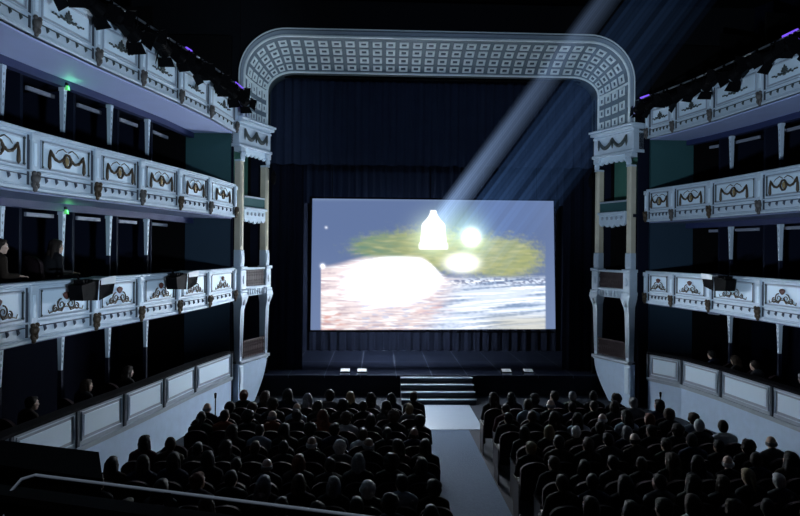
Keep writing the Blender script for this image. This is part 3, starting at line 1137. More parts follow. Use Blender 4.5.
def light_bar(cur, ys, side):
    sg = -1 if side == 'left' else 1
    def pos(y):
        pts = sorted(cur, key=lambda p: p[1])
        for a, b2 in zip(pts, pts[1:]):
            if a[1] <= y <= b2[1]:
                k = (y - a[1]) / (b2[1] - a[1])
                return a[0] + (b2[0] - a[0]) * k
        return pts[-1][0] if y > pts[-1][1] else pts[0][0]
    pts = []
    Y0, Y1 = ys
    for k in range(13):
        y = Y0 + (Y1 - Y0) * k / 12
        pts.append(Vector((pos(y) - sg * .30, y, 8.02)))
    t = thing('lighting_bar', f'long steel lighting bar slung above the {side} upper balcony front', 'lighting bar', (pts[6].x, pts[6].y, 7.84))
    obj('bar', MB().tube(pts, .022, 8), STEEL, t, True)
    for ya, yb in (((15.0, 14.45), (12.2, 12.0)) if side == 'left' else ((15.2, 14.9), (10.7, 10.35))):
        obj('purple_light', MB().tube([Vector((pos(ya) - sg * .31, ya, 8.045)), Vector((pos(yb) - sg * .31, yb, 8.045))], .026, 8), PURPLE, t, True)
    for k in (0, 4, 8, 12):
        obj('bracket', MB().tube([pts[k], pts[k] + Vector((sg * .25, 0, -.03)), pts[k] + Vector((sg * .33, 0, -.18))], .015, 6), BLACKM, t)
    n = int((Y1 - Y0) / .47)
    for k in range(n):
        y = Y0 + (Y1 - Y0) * (k + .5) / n
        p = Vector((pos(y) - sg * .30, y, 8.02))
        i = n - 1 - k
        s = [.98, 1.15, .86, 1.04][k % 4]
        yaw = [0.3, -.2, .5, .1, -.4][k % 5] * -sg
        pit = [-.25, -.45, -.1, -.35][k % 4]
        l = thing('stage_light', f'black stage light with barn doors clamped to the {side} bar, {ORD[i]} from the stage', 'stage light', p, f'stage lights on the {side} bar')
        l.rotation_euler = (0, 0, 0)
        c = p + Vector((0, 0, -.20 * s))
        B = Matrix.Translation(c) @ Matrix.Rotation(yaw + sg * .5, 4, 'Z') @ Matrix.Rotation(pit, 4, 'X')
        g = MB(B)        # can points along +y, downwards
        g.T = B @ Matrix.Rotation(-PI / 2, 4, 'X')
        g.lathe([(.05 * s, -.22 * s), (.10 * s, -.20 * s), (.11 * s, -.05 * s), (.10 * s, .05 * s), (.125 * s, .16 * s), (.125 * s, .19 * s)], 14)
        for q in range(4):
            g.lathe([(.114 * s, (-.14 + .05 * q) * s), (.114 * s, (-.125 + .05 * q) * s)], 14)
        can = obj('lamp_housing', g, BLACKM, l)
        g = MB(B @ Matrix.Rotation(-PI / 2, 4, 'X'))
        g.lathe([(.115 * s, .185 * s), (.115 * s, .2 * s)], 14)
        led = (i == 0) or (side == 'right' and k == 1)
        obj('lens', g, PURPLE if led else mat('dark_lens_glass', (.02, .02, .03), .1), can)
        g = MB(B)
        g.T = B
        w, d, o = .12 * s, .15 * s, .19 * s
        for a in range(4):
            g.T = B @ Matrix.Rotation(a * PI / 2, 4, 'Y')
            g.add([(-w, o, w * .95), (w, o, w * .95), (w * 1.25, o + d, w * 1.7), (-w * 1.25, o + d, w * 1.7), (-w, o, w), (w, o, w), (w * 1.25, o + d, w * 1.75), (-w * 1.25, o + d, w * 1.75)],
                  [(3, 2, 1, 0), (4, 5, 6, 7), (0, 1, 5, 4), (1, 2, 6, 5), (2, 3, 7, 6), (3, 0, 4, 7)])
        obj('barn_doors', g, BLACKM, l)
        g = MB(Matrix.Translation(c) @ Matrix.Rotation(yaw + sg * .5, 4, 'Z'))
        g.tube([(-.14 * s, 0, 0), (-.14 * s, 0, .15 * s), (.14 * s, 0, .15 * s), (.14 * s, 0, 0)], .012, 6)
        obj('yoke', g, BLACKM, l)
        obj('clamp', MB(Matrix.Translation(p)).box(-.03, .03, -.03, .03, -.06, .03), BLACKM, l)
        if k % 3 == 1:
            g = MB(Matrix.Translation(p))
            g.tube([(0, .05, .0), (0, .2, -.12), (0, .4, -.14), (0, .58, .0)], .012, 5)
            obj('drooping_cable', g, BLACK, l)


light_bar(LCUR, (7.6, 15.2), 'left')
light_bar(RCUR, (9.2, 15.45), 'right')

# wide black floods hung over the lower balcony front


def flood(px, cur, y, side, lab):
    sg = -1 if side == 'left' else 1
    pts = sorted(cur, key=lambda p: p[1])
    for a, b2 in zip(pts, pts[1:]):
        if a[1] <= y <= b2[1]:
            k = (y - a[1]) / (b2[1] - a[1])
            x = a[0] + (b2[0] - a[0]) * k
            d = Vector((b2[0] - a[0], b2[1] - a[1], 0))
    p = Vector((x - sg * .22, y, 3.42))
    t = thing('flood_light', lab, 'stage light', p, None)
    T = frame((p.x, p.y, p.z), d)       # x toward the stage
    g = MB(T)
    g.add([(-.22, -.11, -.13), (.12, -.11, -.15), (.12, .11, -.15), (-.22, .11, -.13), (-.26, -.11, .10), (.12, -.13, .17), (.12, .13, .17), (-.26, .11, .10)],
          [(3, 2, 1, 0), (4, 5, 6, 7), (0, 1, 5, 4), (1, 2, 6, 5), (2, 3, 7, 6), (3, 0, 4, 7)])
    for k in range(4):
        g.box(-.18 + .07 * k, -.15 + .07 * k, -.08, .08, .12, .18)
    obj('lamp_housing', g, BLACKM, t)
    g = MB(T)
    g.add([(.12, -.15, .17), (.44, -.19, .20), (.44, .19, .20), (.12, .15, .17), (.12, -.15, .18), (.44, -.19, .21), (.44, .19, .21), (.12, .15, .18)],
          [(3, 2, 1, 0), (4, 5, 6, 7), (0, 1, 5, 4), (1, 2, 6, 5), (2, 3, 7, 6), (3, 0, 4, 7)])
    tag_ = obj('top_flap', g, LAMPW, t)
    yh = .205 if (T.to_3x3() @ Vector((0, 1, 0))).x * sg < 0 else -.205
    g = MB(T)
    g.add([(.13, yh * .78, .09), (.42, yh, .10), (.44, yh, .22), (.13, yh * .78, .19), (.13, yh * .78 + .004, .09), (.42, yh + .004, .10), (.44, yh + .004, .22), (.13, yh * .78 + .004, .19)],
          [(3, 2, 1, 0), (4, 5, 6, 7), (0, 1, 5, 4), (1, 2, 6, 5), (2, 3, 7, 6), (3, 0, 4, 7)])
    obj('pale_filter_card', g, LAMPW, t)
    for s in (-1, 1):
        g = MB(T)
        g.add([(.12, s * .13, -.15), (.36, s * .19, -.06), (.44, s * .19, .19), (.12, s * .14, .16), (.12, s * .14, -.15), (.36, s * .2, -.06), (.44, s * .2, .19), (.12, s * .15, .16)],
              [(3, 2, 1, 0), (4, 5, 6, 7), (0, 1, 5, 4), (1, 2, 6, 5), (2, 3, 7, 6), (3, 0, 4, 7)])
        obj('side_flap', g, BLACKM, t)
    g = MB(T)
    yy = .22 if (T.to_3x3() @ Vector((0, 1, 0))).x * sg > 0 else -.22
    g.tube([(-.1, 0, .1), (-.1, yy * .4, .24), (-.1, yy * 1.4, .24)], .02, 6)
    obj('rail_hook', g, BLACKM, t)


flood(92, LCUR, 9.35, 'left', 'black flood light with pale top flap on the lower left balcony, nearer the camera')
flood(180, LCUR, 11.95, 'left', 'black flood light with pale top flap on the lower left balcony, nearer the stage')
flood(716, RCUR, 12.45, 'right', 'black flood light hung over the lower right balcony front')

# ------------------------------------------------------------------ near balcony in front of the camera


def UZ(px, py, z):
    """the world point at height z seen at a pixel of the survey"""
    d = cm.to_3x3() @ Vector(((px - 400) / F, (258 - 8.64 - py) / F, -1))
    return CAM + d * ((z - CAM.z) / d.z)


zr = 3.44
r0, r1 = UZ(30, 474.5, zr), UZ(358, 516, zr)
dirn = Vector((r1.x - r0.x, r1.y - r0.y, 0)).normalized()
pts = []
e = Vector((r0.x, r0.y, zr))
pts.append(e + Vector((-.035, -.07, -.34)))
pts.append(e + Vector((-.036, -.06, -.10)))
pts.append(e + Vector((-.032, -.04, -.035)))
pts.append(e + Vector((-.015, -.015, -.008)))
for k in range(9):
    pts.append(e + dirn * (.02 + k * .22))
hr = thing('handrail', 'thin steel handrail with a curved end along the near balcony edge', 'handrail', (e.x + .6, e.y, zr - .34))
obj('rail', MB().tube(pts, [.0048] * len(pts), 10), mat('blue_grey_rail_tube', (.62, .68, .80), .5, 0), hr, True)
for k in (2, 5, 8):
    q = pts[4 + k]
    obj('post', MB().tube([q, q + Vector((0, 0, -.33))], .012, 8), BLACKM, hr)
g = MB(frame((e.x - .10, e.y, 0), dirn))
g.box(-.1, 2.0, -.04, .0, 2.62, zr - .045)
g.box(-.1, 2.0, -.05, .01, zr - .05, zr - .03)
tag(obj('balcony_parapet', g, BLACK), 'black parapet below the handrail at the bottom of the view', 'parapet')
g = MB()
zq = 3.36
q0, q1, q2 = UZ(-70, 432, zq), UZ(97, 452, zq), UZ(101, 478, zq)
back = (q2 - q1)
quad = [q0, q1, q2, q0 + back]
g.slab([(p.x, p.y) for p in quad[::-1]], 2.62, zq - .03)
c = sum(quad, Vector()) / 4
g.slab([(c.x + (p.x - c.x) * 1.02, c.y + (p.y - c.y) * 1.03) for p in quad[::-1]], zq - .03, zq)
tag(obj('balcony_wall_end', g, mat('near_black_panel', (.0015, .0015, .002), .8, spec=.05)), 'near-black end panel of the balcony behind the curved rail end', 'panel')
struct('floor_balcony', MB().box(-3.2, 2.5, -2.6, 1.45, 2.4, 2.6), BLACK)

# ------------------------------------------------------------------ people


def remeshed(g, voxel, ratio, smooth=4):
    me = bpy.data.meshes.new('tmp')
    me.from_pydata([tuple(p) for p in g.v], [], g.f)
    o = bpy.data.objects.new('tmp', me)
    COL.objects.link(o)
    m = o.modifiers.new('r', 'REMESH')
    m.mode = 'VOXEL'
    m.voxel_size = voxel
    m.use_smooth_shade = True
    if smooth:
        s = o.modifiers.new('s', 'SMOOTH')
        s.iterations = smooth
        s.factor = .5
    d = o.modifiers.new('d', 'DECIMATE')
    d.ratio = ratio
    dg = bpy.context.evaluated_depsgraph_get()
    out = bpy.data.meshes.new_from_object(o.evaluated_get(dg))
    bpy.data.objects.remove(o)
    out.polygons.foreach_set('use_smooth', [True] * len(out.polygons))
    return out


HEAD_C = Vector((0, -.02, 1.14))
# pose: head yaw, head tilt, head nod, lean (torso forward), arms style
POSES = [(0, 0, 0, 0, 0), (.35, .06, -.05, 0, 1), (-.4, -.05, .03, .02, 0), (.1, .14, .12, -.05, 1), (-.12, -.12, -.1, .10, 2)]


def joints(pose):
    yaw, tilt, nod, lean, arms = pose
    J = {}
    J['sh'] = Vector((0, -.07 + lean, .965))
    J['neck'] = Vector((0, -.06 + lean, 1.025))
    J['head'] = HEAD_C + Vector((0, lean * 1.3, -.01 * abs(lean) * 10))
    for s in (-1, 1):
        J['s', s] = Vector((s * .165, -.06 + lean, .945))
        if arms == 0:
            J['e', s] = Vector((s * .205, .02 + lean * .6, .70))
            J['w', s] = Vector((s * .145, .25, .635))
            J['hd', s] = Vector((-s * .15, 1, -.12)).normalized()
        elif arms == 1:   # hands folded in the lap
            J['e', s] = Vector((s * .208, .03 + lean * .6, .70))
            J['w', s] = Vector((s * .085, .19, .64))
            J['hd', s] = Vector((-s * .75, .65, -.1)).normalized()
        else:             # forearms on the arm rests
            J['e', s] = Vector((s * .21, .0 + lean * .4, .70))
            J['w', s] = Vector((s * .19, .25, .70))
            J['hd', s] = Vector((-s * .05, 1, -.15)).normalized()
    return J


def head_matrix(pose):
    J = joints(pose)
    return Matrix.Translation(J['head']) @ Matrix.Rotation(pose[0], 4, 'Z') @ Matrix.Rotation(pose[1], 4, 'Y') @ Matrix.Rotation(pose[2], 4, 'X')


def torso(g, J, k):
    lean = J['sh'].y + .07
    g.ell((0, .0, .53), (.165 + k, .13 + k, .11 + k), 14, 10)
    g.ell((0, -.025 + lean * .3, .68), (.145 + k, .105 + k, .18 + k), 14, 10)
    g.ell((0, -.05 + lean * .75, .85), (.165 + k, .112 + k, .17 + k), 14, 10)
    g.caps(J['s', -1] + Vector((.03, 0, 0)), J['s', 1] - Vector((.03, 0, 0)), .066 + k, .066 + k)
    g.caps(Vector((-.08, J['sh'].y, .99)), Vector((.08, J['sh'].y, .99)), .055 + k, .055 + k)


def arm(g, J, s, k, wrist=True):
    a, e, w = J['s', s], J['e', s], J['w', s]
    g.caps(a, e, .052 + k, .041 + k)
    g.caps(e, w if wrist else e.lerp(w, .93), .040 + k, .028 + k)


def hand(g, J, s):
    w, d = J['w', s], J['hd', s]
    up = Vector((0, 0, 1))
    side = d.cross(up).normalized()      # across the palm
    nrm = side.cross(d).normalized()
    B = Matrix(((side.x, d.x, nrm.x), (side.y, d.y, nrm.y), (side.z, d.z, nrm.z)))
    c = w + d * .055
    g.ell(c, (.040, .052, .016), 10, 8, B)
    inner = -s
    for q, (o, l) in enumerate(((-.030, .062), (-.010, .076), (.011, .072), (.031, .056))):
        b0 = c + side * o * 1.0 + d * .040
        k1 = b0 + d * l * .5 + nrm * .006 + side * o * .18
        k2 = k1 + (d * .8 - nrm * .6).normalized() * l * .5
        g.caps(b0, k1, .0088, .0082, 8)
        g.caps(k1, k2, .0082, .007, 8)
    sd = inner if side.x > 0 else -inner
    t0 = c + side * sd * .032 - d * .025
    t1 = t0 + (side * sd * .8 + d * .7).normalized() * .035
    t2 = t1 + (side * sd * .2 + d).normalized() * .03
    g.caps(t0, t1, .011, .0095, 8)
    g.caps(t1, t2, .0095, .008, 8)


def legs(g, k, feet=True):
    for s in (-1, 1):
        g.caps((s * .09, .0, .515), (s * .115, .43, .50), .085 + k, .058 + k)
        g.caps((s * .115, .43, .50), (s * .12, .43, .12 if feet else .14), .056 + k, .038 + k)


def body_mesh(pose):
    J = joints(pose)
    g = MB()
    torso(g, J, 0)
    legs(g, 0)
    for s in (-1, 1):
        arm(g, J, s, 0)
        hand(g, J, s)
        g.caps((s * .12, .43, .10), (s * .12, .41, .05), .036, .034)
        g.caps((s * .12, .41, .045), (s * .13, .55, .032), .036, .026)
    H = head_matrix(pose)
    g.caps(J['neck'] - Vector((0, 0, .05)), J['head'] - Vector((0, .01, .06)), .056, .05)
    g.T = H
    g.ell((0, -.012, .025), (.074, .092, .090), 16, 12)
    g.ell((0, .028, -.045), (.056, .062, .062), 14, 10)
    g.ell((0, .062, -.085), (.026, .024, .022), 8, 6)                # chin
    g.caps((0, .082, .015), (0, .104, -.022), .009, .013, 8)          # nose
    g.caps((-.02, .083, -.052), (.02, .083, -.052), .0085, .0085, 8)  # lips
    g.caps((-.045, .070, .036), (.045, .070, .036), .010, .010, 8)    # brow
    for s in (-1, 1):
        g.ell((s * .077, -.008, -.002), (.010, .022, .034), 8, 6)     # ears
        g.ell((s * .035, .058, -.018), (.022, .022, .02), 8, 6)       # cheeks
    me = remeshed(g, .0105, .16, 3)
    # eyes joined on after the remesh
    k = len(me.vertices)
    e = MB(H)
    for s in (-1, 1):
        e.ell((s * .030, .072, .012), (.013, .011, .010), 8, 6)
    e2 = MB(H)
    for s in (-1, 1):
        e2.ell((s * .030, .081, .012), (.006, .004, .006), 6, 5)
    vs = [tuple(v.co) for v in me.vertices]
    fs = [tuple(p.vertices) for p in me.polygons]
    mi = [0] * len(fs)
    for q, m in ((e, 1), (e2, 2)):
        o = len(vs)
        vs += [tuple(p) for p in q.v]
        fs += [tuple(i + o for i in f) for f in q.f]
        mi += [m] * len(q.f)
    out = bpy.data.meshes.new('person_body')
    out.from_pydata(vs, [], fs)
    for m in (SKIN[0], EYE, BLACK):
        out.materials.append(m)
    out.polygons.foreach_set('material_index', mi)
    out.polygons.foreach_set('use_smooth', [True] * len(fs))
    out.update()
    return out


def top_mesh(pose):
    J = joints(pose)
    g = MB()
    torso(g, J, .014)
    for s in (-1, 1):
        arm(g, J, s, .013, False)
    g.caps(J['neck'] - Vector((0, 0, .06)), J['neck'] - Vector((0, -.004, .0)), .07, .066)
    me = remeshed(g, .016, .28, 2)
    me.materials.append(CLOTHM[0])
    return me


def trouser_mesh():
    g = MB()
    legs(g, .014, False)
    g.ell((0, .0, .51), (.185, .145, .10), 14, 10)
    me = remeshed(g, .02, .3, 2)
    me.materials.append(TROUS[0])
    return me


def shoe_mesh():
    g = MB()
    for s in (-1, 1):
        g.caps((s * .12, .40, .055), (s * .13, .57, .04), .047, .036)
        g.caps((s * .12, .42, .10), (s * .12, .41, .05), .045, .042)
    me = remeshed(g, .014, .3, 1)
    me.materials.append(SHOE)
    return me


def hair_mesh(style):
    """in head coordinates; face looks along +y"""
    g = MB()
    rr = random.Random(style)
    big = [0, .004, .012, .006, .018, .0, .002, .022][style]
    if style != 5:
        g.ell((0, -.030, .040), (.084 + big, .094 + big, .088 + big), 16, 12)
        g.ell((0, -.055, -.01), (.076 + big, .060 + big, .075 + big), 14, 10)
        g.ell((0, .035, .085), (.06 + big, .045, .035 + big * .6), 12, 8)
        for s in (-1, 1):
            g.ell((s * .070, -.02, .02), (.018 + big * .5, .04, .045), 8, 6)
    if style == 1:      # bob to the jaw
        for s in (-1, 1):
            g.caps((s * .072, -.02, .02), (s * .078, -.015, -.10), .030, .026)
        g.caps((0, -.085, .02), (0, -.085, -.10), .055, .05)
        g.caps((-.05, -.07, .0), (-.055, -.06, -.1), .04, .035)
        g.caps((.05, -.07, .0), (.055, -.06, -.1), .04, .035)
    elif style == 2:    # long, over the shoulders
        for s in (-1, 0, 1):
            g.caps((s * .058, -.07, .02), (s * .075, -.10, -.22), .05, .04)
        for s in (-1, 1):
            g.caps((s * .078, -.02, .02), (s * .088, -.03, -.17), .028, .024)
        g.caps((0, -.10, -.1), (0, -.12, -.27), .06, .035)
    elif style == 3:    # bun
        g.ell((0, -.115, .085), (.045, .04, .042), 12, 8)
        g.ell((0, -.1, .05), (.03, .03, .03), 8, 6)
    elif style == 4 or style == 7:    # curls
        for k in range(70 if style == 4 else 90):
            a, b2 = rr.uniform(0, 2 * PI), rr.uniform(-.5, 1)
            q = Vector((math.cos(a) * math.sqrt(1 - b2 * b2), math.sin(a) * math.sqrt(1 - b2 * b2), b2))
            if q.y > .55 and q.z < .55:
                continue
            R0 = .094 if style == 4 else .108
            g.ell(Vector((0, -.025, .03)) + q * R0, rr.uniform(.018, .028), 8, 5)
    elif style == 5:    # bald crown, fringe round the sides
        for k in range(13):
            a = PI * (1.0 + k / 12)
            g.ell((.074 * math.cos(a), -.018 + .082 * math.sin(a), -.005), (.019, .022, .040), 8, 6)
    elif style == 6:    # pony tail
        g.caps((0, -.12, .05), (0, -.15, -.03), .028, .03)
        g.caps((0, -.15, -.03), (0, -.135, -.16), .03, .012)
    me = remeshed(g, .011, .35, 2)
    me.materials.append(HAIRM[0])
    return me


STYLE = ['short', 'bobbed', 'long', 'tied-up', 'curly', 'balding', 'ponytailed', 'bushy']
BODY = [body_mesh(p) for p in POSES]
TOP = [top_mesh(p) for p in POSES]
HMAT = [head_matrix(p) for p in POSES]
TRO, SHO = trouser_mesh(), shoe_mesh()
HAIR = [hair_mesh(k) for k in range(8)]


def child(name, me, parent, mats=None, M=None):
    o = bpy.data.objects.new(name, me)
    COL.objects.link(o)
    o.parent = parent
    if M is not None:
        o.matrix_local = M
    if mats:
        o.material_slots[0].link = 'OBJECT'
        o.material_slots[0].material = mats
    return o


def person(loc, rz, pose, style, hair, cloth, skin, label, group=None, scale=1.0):
    t = thing('person', label, 'person', loc, group)
    t.rotation_euler = (0, 0, rz)
    t.scale = (scale,) * 3
    child('body', BODY[pose], t, SKIN[skin])
    child('top', TOP[pose], t, CLOTHM[cloth])
    child('trousers', TRO, t, TROUS[(pose + cloth) % 2])
    child('shoes', SHO, t)
    child('hair', HAIR[style], t, HAIRM[hair], HMAT[pose])
    return t


# a theatre seat, built once
def seat_parts():
    g = MB()
    w = .205

    def back(u, v, o):
        x = -w + 2 * w * u
        arch_ = math.sqrt(max(0, 1 - (2 * u - 1) ** 2 * .92))
        top = .80 + .17 * arch_
        z = .42 + (top - .42) * v
        y = -.20 - .05 * v - .05 * (1 - (2 * u - 1) ** 2) + o
        return (x, y, z)
    g.grid(lambda u, v: back(u, v, 0), 12, 8)
    g.grid(lambda u, v: back(u, v, -.055), 12, 8)
    nu = 13
    n1 = nu * 9
    edge = [j * nu for j in range(9)] + [8 * nu + i for i in range(1, nu)] + [j * nu + nu - 1 for j in range(7, -1, -1)] + [i for i in range(nu - 2, 0, -1)]
    g.f += [(edge[k], edge[(k + 1) % len(edge)], edge[(k + 1) % len(edge)] + n1, edge[k] + n1) for k in range(len(edge))]
    g.m += [0] * len(edge)
    bk = g.mesh('backrest', SEATV, True)
    g = MB()

    def cush(u, v):
        a = 2 * PI * u
        cx, sx = math.cos(a), math.sin(a)
        k = (abs(cx) ** 6 + abs(sx) ** 6) ** (-1 / 6)
        prof = [(0, .33), (.9, .33), (1, .36), (1, .40), (.92, .432), (0, .445)]
        i = min(4, int(v * 5))
        f = v * 5 - i
        r = prof[i][0] + (prof[i + 1][0] - prof[i][0]) * f
        z = prof[i][1] + (prof[i + 1][1] - prof[i][1]) * f
        return (.19 * k * cx * r, .02 + .21 * k * sx * r, z)
    g.grid(cush, 28, 5)
    cu = g.mesh('seat_cushion', SEATV, True)
    arms = []
    for s in (-1, 1):
        g = MB()
        x = s * .2055
        g.box(x - .010, x + .010, -.2, .14, .0, .58)
        g.box(x - .013, x + .013, -.22, .18, .58, .61)
        arms.append(g.mesh('armrest', WOOD))
    return bk, cu, arms


SB, SCU, SAR = seat_parts()


def seat(loc, label, group='stalls chairs', rz=0.):
    t = thing('theatre_chair', label, 'chair', loc, group)
    t.rotation_euler = (0, 0, rz)
    child('backrest', SB, t)
    child('seat_cushion', SCU, t)
    for a in SAR:
        child('armrest', a, t)
    return t


ROWS = 9
PITCH = .425
for r in range(ROWS):
    Y = 12.1 - .76 * r
    z = floor_z(Y)
    for side in (-1, 1):
        nseat = (9 if r < 1 else 10 if r < 4 else 11) if side < 0 else (7, 8, 9, 9, 10, 10, 11, 11, 11)[r]
        sn = 'left' if side < 0 else 'right'
        stag = .12 * (r % 2)
        for c in range(nseat):
            x = side * (.80 + PITCH * c + stag)
            y = Y + .012 * c
            where = f'{ORD[r]} row from stage, {ORD[c]} {sn} of aisle'
            seat((x, y, z), f'dark round-backed velvet seat, {where}')
            if rnd.random() < .035 and r > 0:
                continue
            style = rnd.choices(range(8), (30, 14, 14, 7, 9, 6, 7, 5))[0]
            hair = rnd.choices(range(7), (38, 32, 14, 6, 3, 4, 3))[0]
            if style == 5:
                hair = rnd.choice((1, 3, 3, 4))
            cloth = rnd.choices(range(10), (34, 17, 14, 9, 6, 5, 5, 2, 2, 1.2))[0]
            skin = rnd.choices(range(3), (6, 3, 1))[0]
            # a few people who stand out in the photograph
            if side < 0:
                if (r, c) == (6, 2): style, hair, cloth = 4, 4, 0
                if (r, c) == (4, 3): style, hair, cloth = 4, 4, 6
                if (r, c) == (6, 1): style, hair, cloth = 0, 0, 7
                if (r, c) == (6, 3): style, hair, cloth = 1, 3, 0
                if (r, c) == (2, 4): style, hair, cloth = 2, 6, 9
                if (r, c) == (1, 0): style, hair, cloth = 0, 5, 6
                if (r, c) == (0, 3): style, hair, cloth = 1, 5, 1
            else:
                if (r, c) == (1, 1): style, hair, cloth = 0, 2, 7
                if (r, c) == (2, 4): style, hair, cloth = 5, 4, 1
                if (r, c) == (4, 9): style, hair, cloth = 5, 3, 6
                if (r, c) == (5, 6): style, hair, cloth = 5, 4, 0
                if (r, c) == (3, 8): style, hair, cloth = 0, 1, 8
            pose = rnd.randrange(5)
            sc = rnd.uniform(.90, .98)
            lab = f'person, {STYLE[style]} {HAIRC[hair][0]} hair, {CLOTHC[cloth][0]} top, {where}'
            person((x + rnd.uniform(-.02, .02), y + .0, z + .035), rnd.uniform(-.10, .10), pose, style, hair, cloth, skin, lab, 'audience in the stalls', sc)

# spectators in the boxes


def in_box(cur, k, d, rz, zf, hair, cloth, style, lab):
    c = offset(cur, d)
    i = int(k)
    f = k - i
    seat((c[i][0] + (c[i + 1][0] - c[i][0]) * f, c[i][1] + (c[i + 1][1] - c[i][1]) * f, zf), 'chair under ' + lab.replace('person in', 'sitter in').replace('grey-haired person', 'grey-haired sitter'), 'chairs in the side boxes', rz)
    person((c[i][0] + (c[i + 1][0] - c[i][0]) * f, c[i][1] + (c[i + 1][1] - c[i][1]) * f, zf + .03), rz, 4, style, hair, cloth, 0, lab, 'spectators in the side boxes', .95)


in_box(LCUR, 5.05, .52, -.5, 2.985, 1, 3, 0, 'person in dark brown top leaning at the far left of the lower balcony')
in_box(LCUR, 4.15, .62, -.5, 2.985, 1, 0, 2, 'person in black in the lower balcony behind the nearer flood light')
in_box(LCUR, 4.3, .86, -.5, .50, 1, 3, 0, 'person in dark brown in the ground-floor box at far left')
in_box(LCUR, 3.3, .86, -.5, .50, 2, 1, 1, 'person in charcoal in the ground-floor box second from far left')
in_box(LCUR, 2.35, .86, -.5, .50, 1, 0, 2, 'person in black in the ground-floor box below the farther flood light')
in_box(RCUR, 1.35, .86, .5, .50, 0, 2, 0, 'person in navy in the right ground-floor boxes, nearest the stage')
in_box(RCUR, 1.9, .86, .5, .50, 2, 0, 2, 'person in black in the right ground-floor boxes, second from the stage')
in_box(RCUR, 2.3, .86, .5, .50, 1, 6, 0, 'person in grey in the right ground-floor boxes, third from the stage')
in_box(RCUR, 3.2, .86, .5, .50, 3, 2, 4, 'grey-haired person in navy at the right edge of the ground-floor boxes')

# microphone stands by the side walls
for px, py0, py1, Y, side in ((215.5, 394, 412, 12.6, 'left'), (660.5, 393, 402, 13.0, 'right')):
    p = U(px, py0, Y)
    t = thing('microphone_stand', f'thin dark microphone stand by the {side} side wall', 'microphone stand', (p.x, Y, 0))
    obj('pole', MB().tube([(p.x, Y, 0), (p.x, Y, p.z - .06)], .012, 8), BLACKM, t)
    obj('microphone', MB().caps((p.x, Y, p.z - .08), (p.x, Y, p.z), .02, .028), BLACKM, t, True)
    obj('base', MB().lathe([(.13, 0), (.13, .02), (.02, .04)], 16, (p.x, Y, 0)), BLACKM, t)

# ------------------------------------------------------------------ projector beam in the hazy air
APEX = CAM + Vector((2.2, -.4, 3.05))


def haze_mat(name, colr, k):
    m = bpy.data.materials.new(name)
    m.use_nodes = True
    nt = m.node_tree
    nt.nodes.remove(nt.nodes['Principled BSDF'])
    em = nt.nodes.new('ShaderNodeEmission')
    em.inputs['Color'].default_value = (*colr, 1)
    em.inputs['Strength'].default_value = k
    nt.links.new(em.outputs[0], nt.nodes['Material Output'].inputs['Volume'])
    m.cycles.homogeneous_volume = True
    return m


def beam(name, strips, colr, label):
    """rays of lit haze, each a slim closed wedge from the projector to its strip of the screen: (centre px, half width, half length, glow)"""
    bx_, by_ = .578, -.816          # along the shaft as it crosses the screen plane
    g = MB()
    mats = []
    for q, (ox, hw, hl, k) in enumerate(strips):
        cx, cy = 436 + ox * .816, 228 + ox * .578
        mats.append(haze_mat(f'{name}_ray_haze', colr, k))
        g.mi = q
        pts = []
        for a, b2 in ((-1, -.8), (0, -1), (1, -.8), (1, .8), (0, 1), (-1, .8)):
            px, py = cx + .816 * hw * a + bx_ * hl * b2, cy + .578 * hw * a + by_ * hl * b2
            pts.append(U(px, py, YS - .04))
        vs = [APEX.lerp(p, .05) for p in pts] + pts
        n = len(pts)
        g.add(vs, [tuple(range(n)), tuple(range(2 * n - 1, n - 1, -1))] + [(i, i + n, (i + 1) % n + n, (i + 1) % n) for i in range(n)])
    o = obj(name, g, mats)
    return tag(o, label, 'light beam', None, 'stuff')


core = []
prof = [.10, .28, .55, .85, 1, .95, .78, .80, .62, .45, .35, .22, .12]
for q, k in enumerate(prof):
    core.append((-11.5 + q * 1.95, .94, 15, k * .18))
beam('projector_beam', core, (.38, .58, 1.0), 'bright narrow shaft of hazy projector light slanting down to the screen')
fan = []
o_ = 15.0
q = 0
while o_ < 82:
    w_ = rnd.uniform(1.1, 2.6)
    k = (.55 + .45 * math.sin(q * 1.7) * rnd.random()) * (1 - ((o_ - 15) / 72) ** 2) * min(1, .45 + (o_ - 15) / 20)
    fan.append((o_ + w_, w_ * .97, 22, .066 * max(.05, k)))
    o_ += 2 * w_
    q += 1
beam('projector_haze', fan, (.17, .40, 1.0), 'faint wide fan of blue projector haze beside the bright shaft')

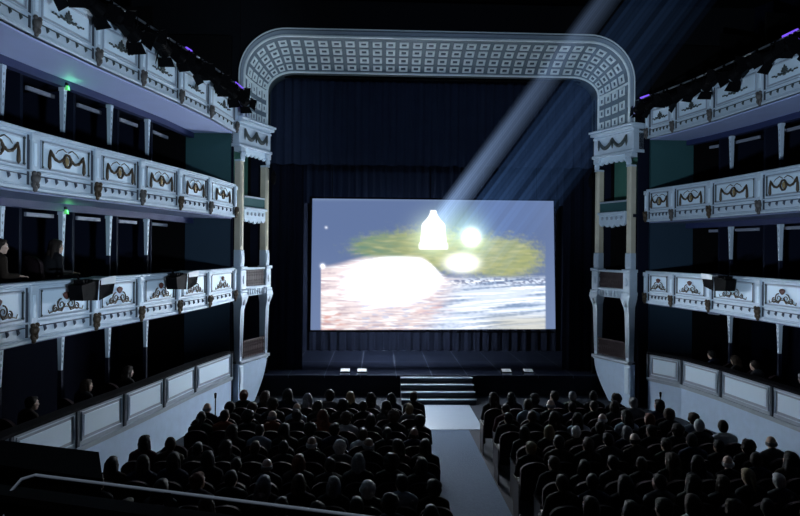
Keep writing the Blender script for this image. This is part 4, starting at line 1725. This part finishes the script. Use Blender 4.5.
# ------------------------------------------------------------------ added fill lamps, exit glow and world
w = bpy.data.worlds.new('world')
SC.world = w
w.use_nodes = True
w.node_tree.nodes['Background'].inputs[0].default_value = (.01, .014, .03, 1)
w.node_tree.nodes['Background'].inputs[1].default_value = .3


def area(name, loc, target, size, power, colr, sy=None):
    l = bpy.data.lights.new(name, 'AREA')
    l.energy = power
    l.color = colr
    l.shape = 'RECTANGLE'
    l.size = size
    l.size_y = sy or size
    o = bpy.data.objects.new(name, l)
    COL.objects.link(o)
    o.location = loc
    o.rotation_euler = (Vector(target) - Vector(loc)).to_track_quat('-Z', 'Y').to_euler()
    return o


def spot(name, loc, target, power, colr, ang, blend=.6, rad=.25):
    l = bpy.data.lights.new(name, 'SPOT')
    l.energy = power
    l.color = colr
    l.spot_size = R(ang)
    l.spot_blend = blend
    l.shadow_soft_size = rad
    o = bpy.data.objects.new(name, l)
    COL.objects.link(o)
    o.location = loc
    o.rotation_euler = (Vector(target) - Vector(loc)).to_track_quat('-Z', 'Y').to_euler()
    return o


BLU = (.62, .80, 1.0)
for sg in (-1, 1):
    spot('arch_fill_lamp', (sg * 2.5, 1.0, 9.6), (sg * .8, 16, 9.4), 470, BLU, 50, .5)  # unseen fill lamp added to brighten the arch
    spot('gallery_fill_lamp', (-sg * 2.0, 1.75, 2.2), (sg * 6.0, 12.0, 6.0), 2550, BLU, 42, .6)  # unseen uplight added to brighten the balcony fronts and soffits
spot('curtain_fill_lamp', (0, 2.5, 9.9), (0, 18, 6.5), 300, (.25, .45, 1.0), 40, .9)  # unseen blue fill added for the curtains
spot('rail_fill_lamp', (-1.6, -.4, 8.5), (-1.9, 1.6, 3.44), 170, (.8, .9, 1.0), 22, .5, .1)  # unseen lamp added only to pick out the near handrail
for z in (6.70, 4.55):
    l = bpy.data.lights.new('exit_glow', 'POINT')
    l.energy = 1.2
    l.color = (.2, 1, .35)
    l.shadow_soft_size = .02
    o = bpy.data.objects.new('exit_glow', l)
    COL.objects.link(o)
    c2 = offset(LCUR, .96)
    o.location = ((c2[3][0] + c2[4][0]) / 2, (c2[3][1] + c2[4][1]) / 2, z + .16)
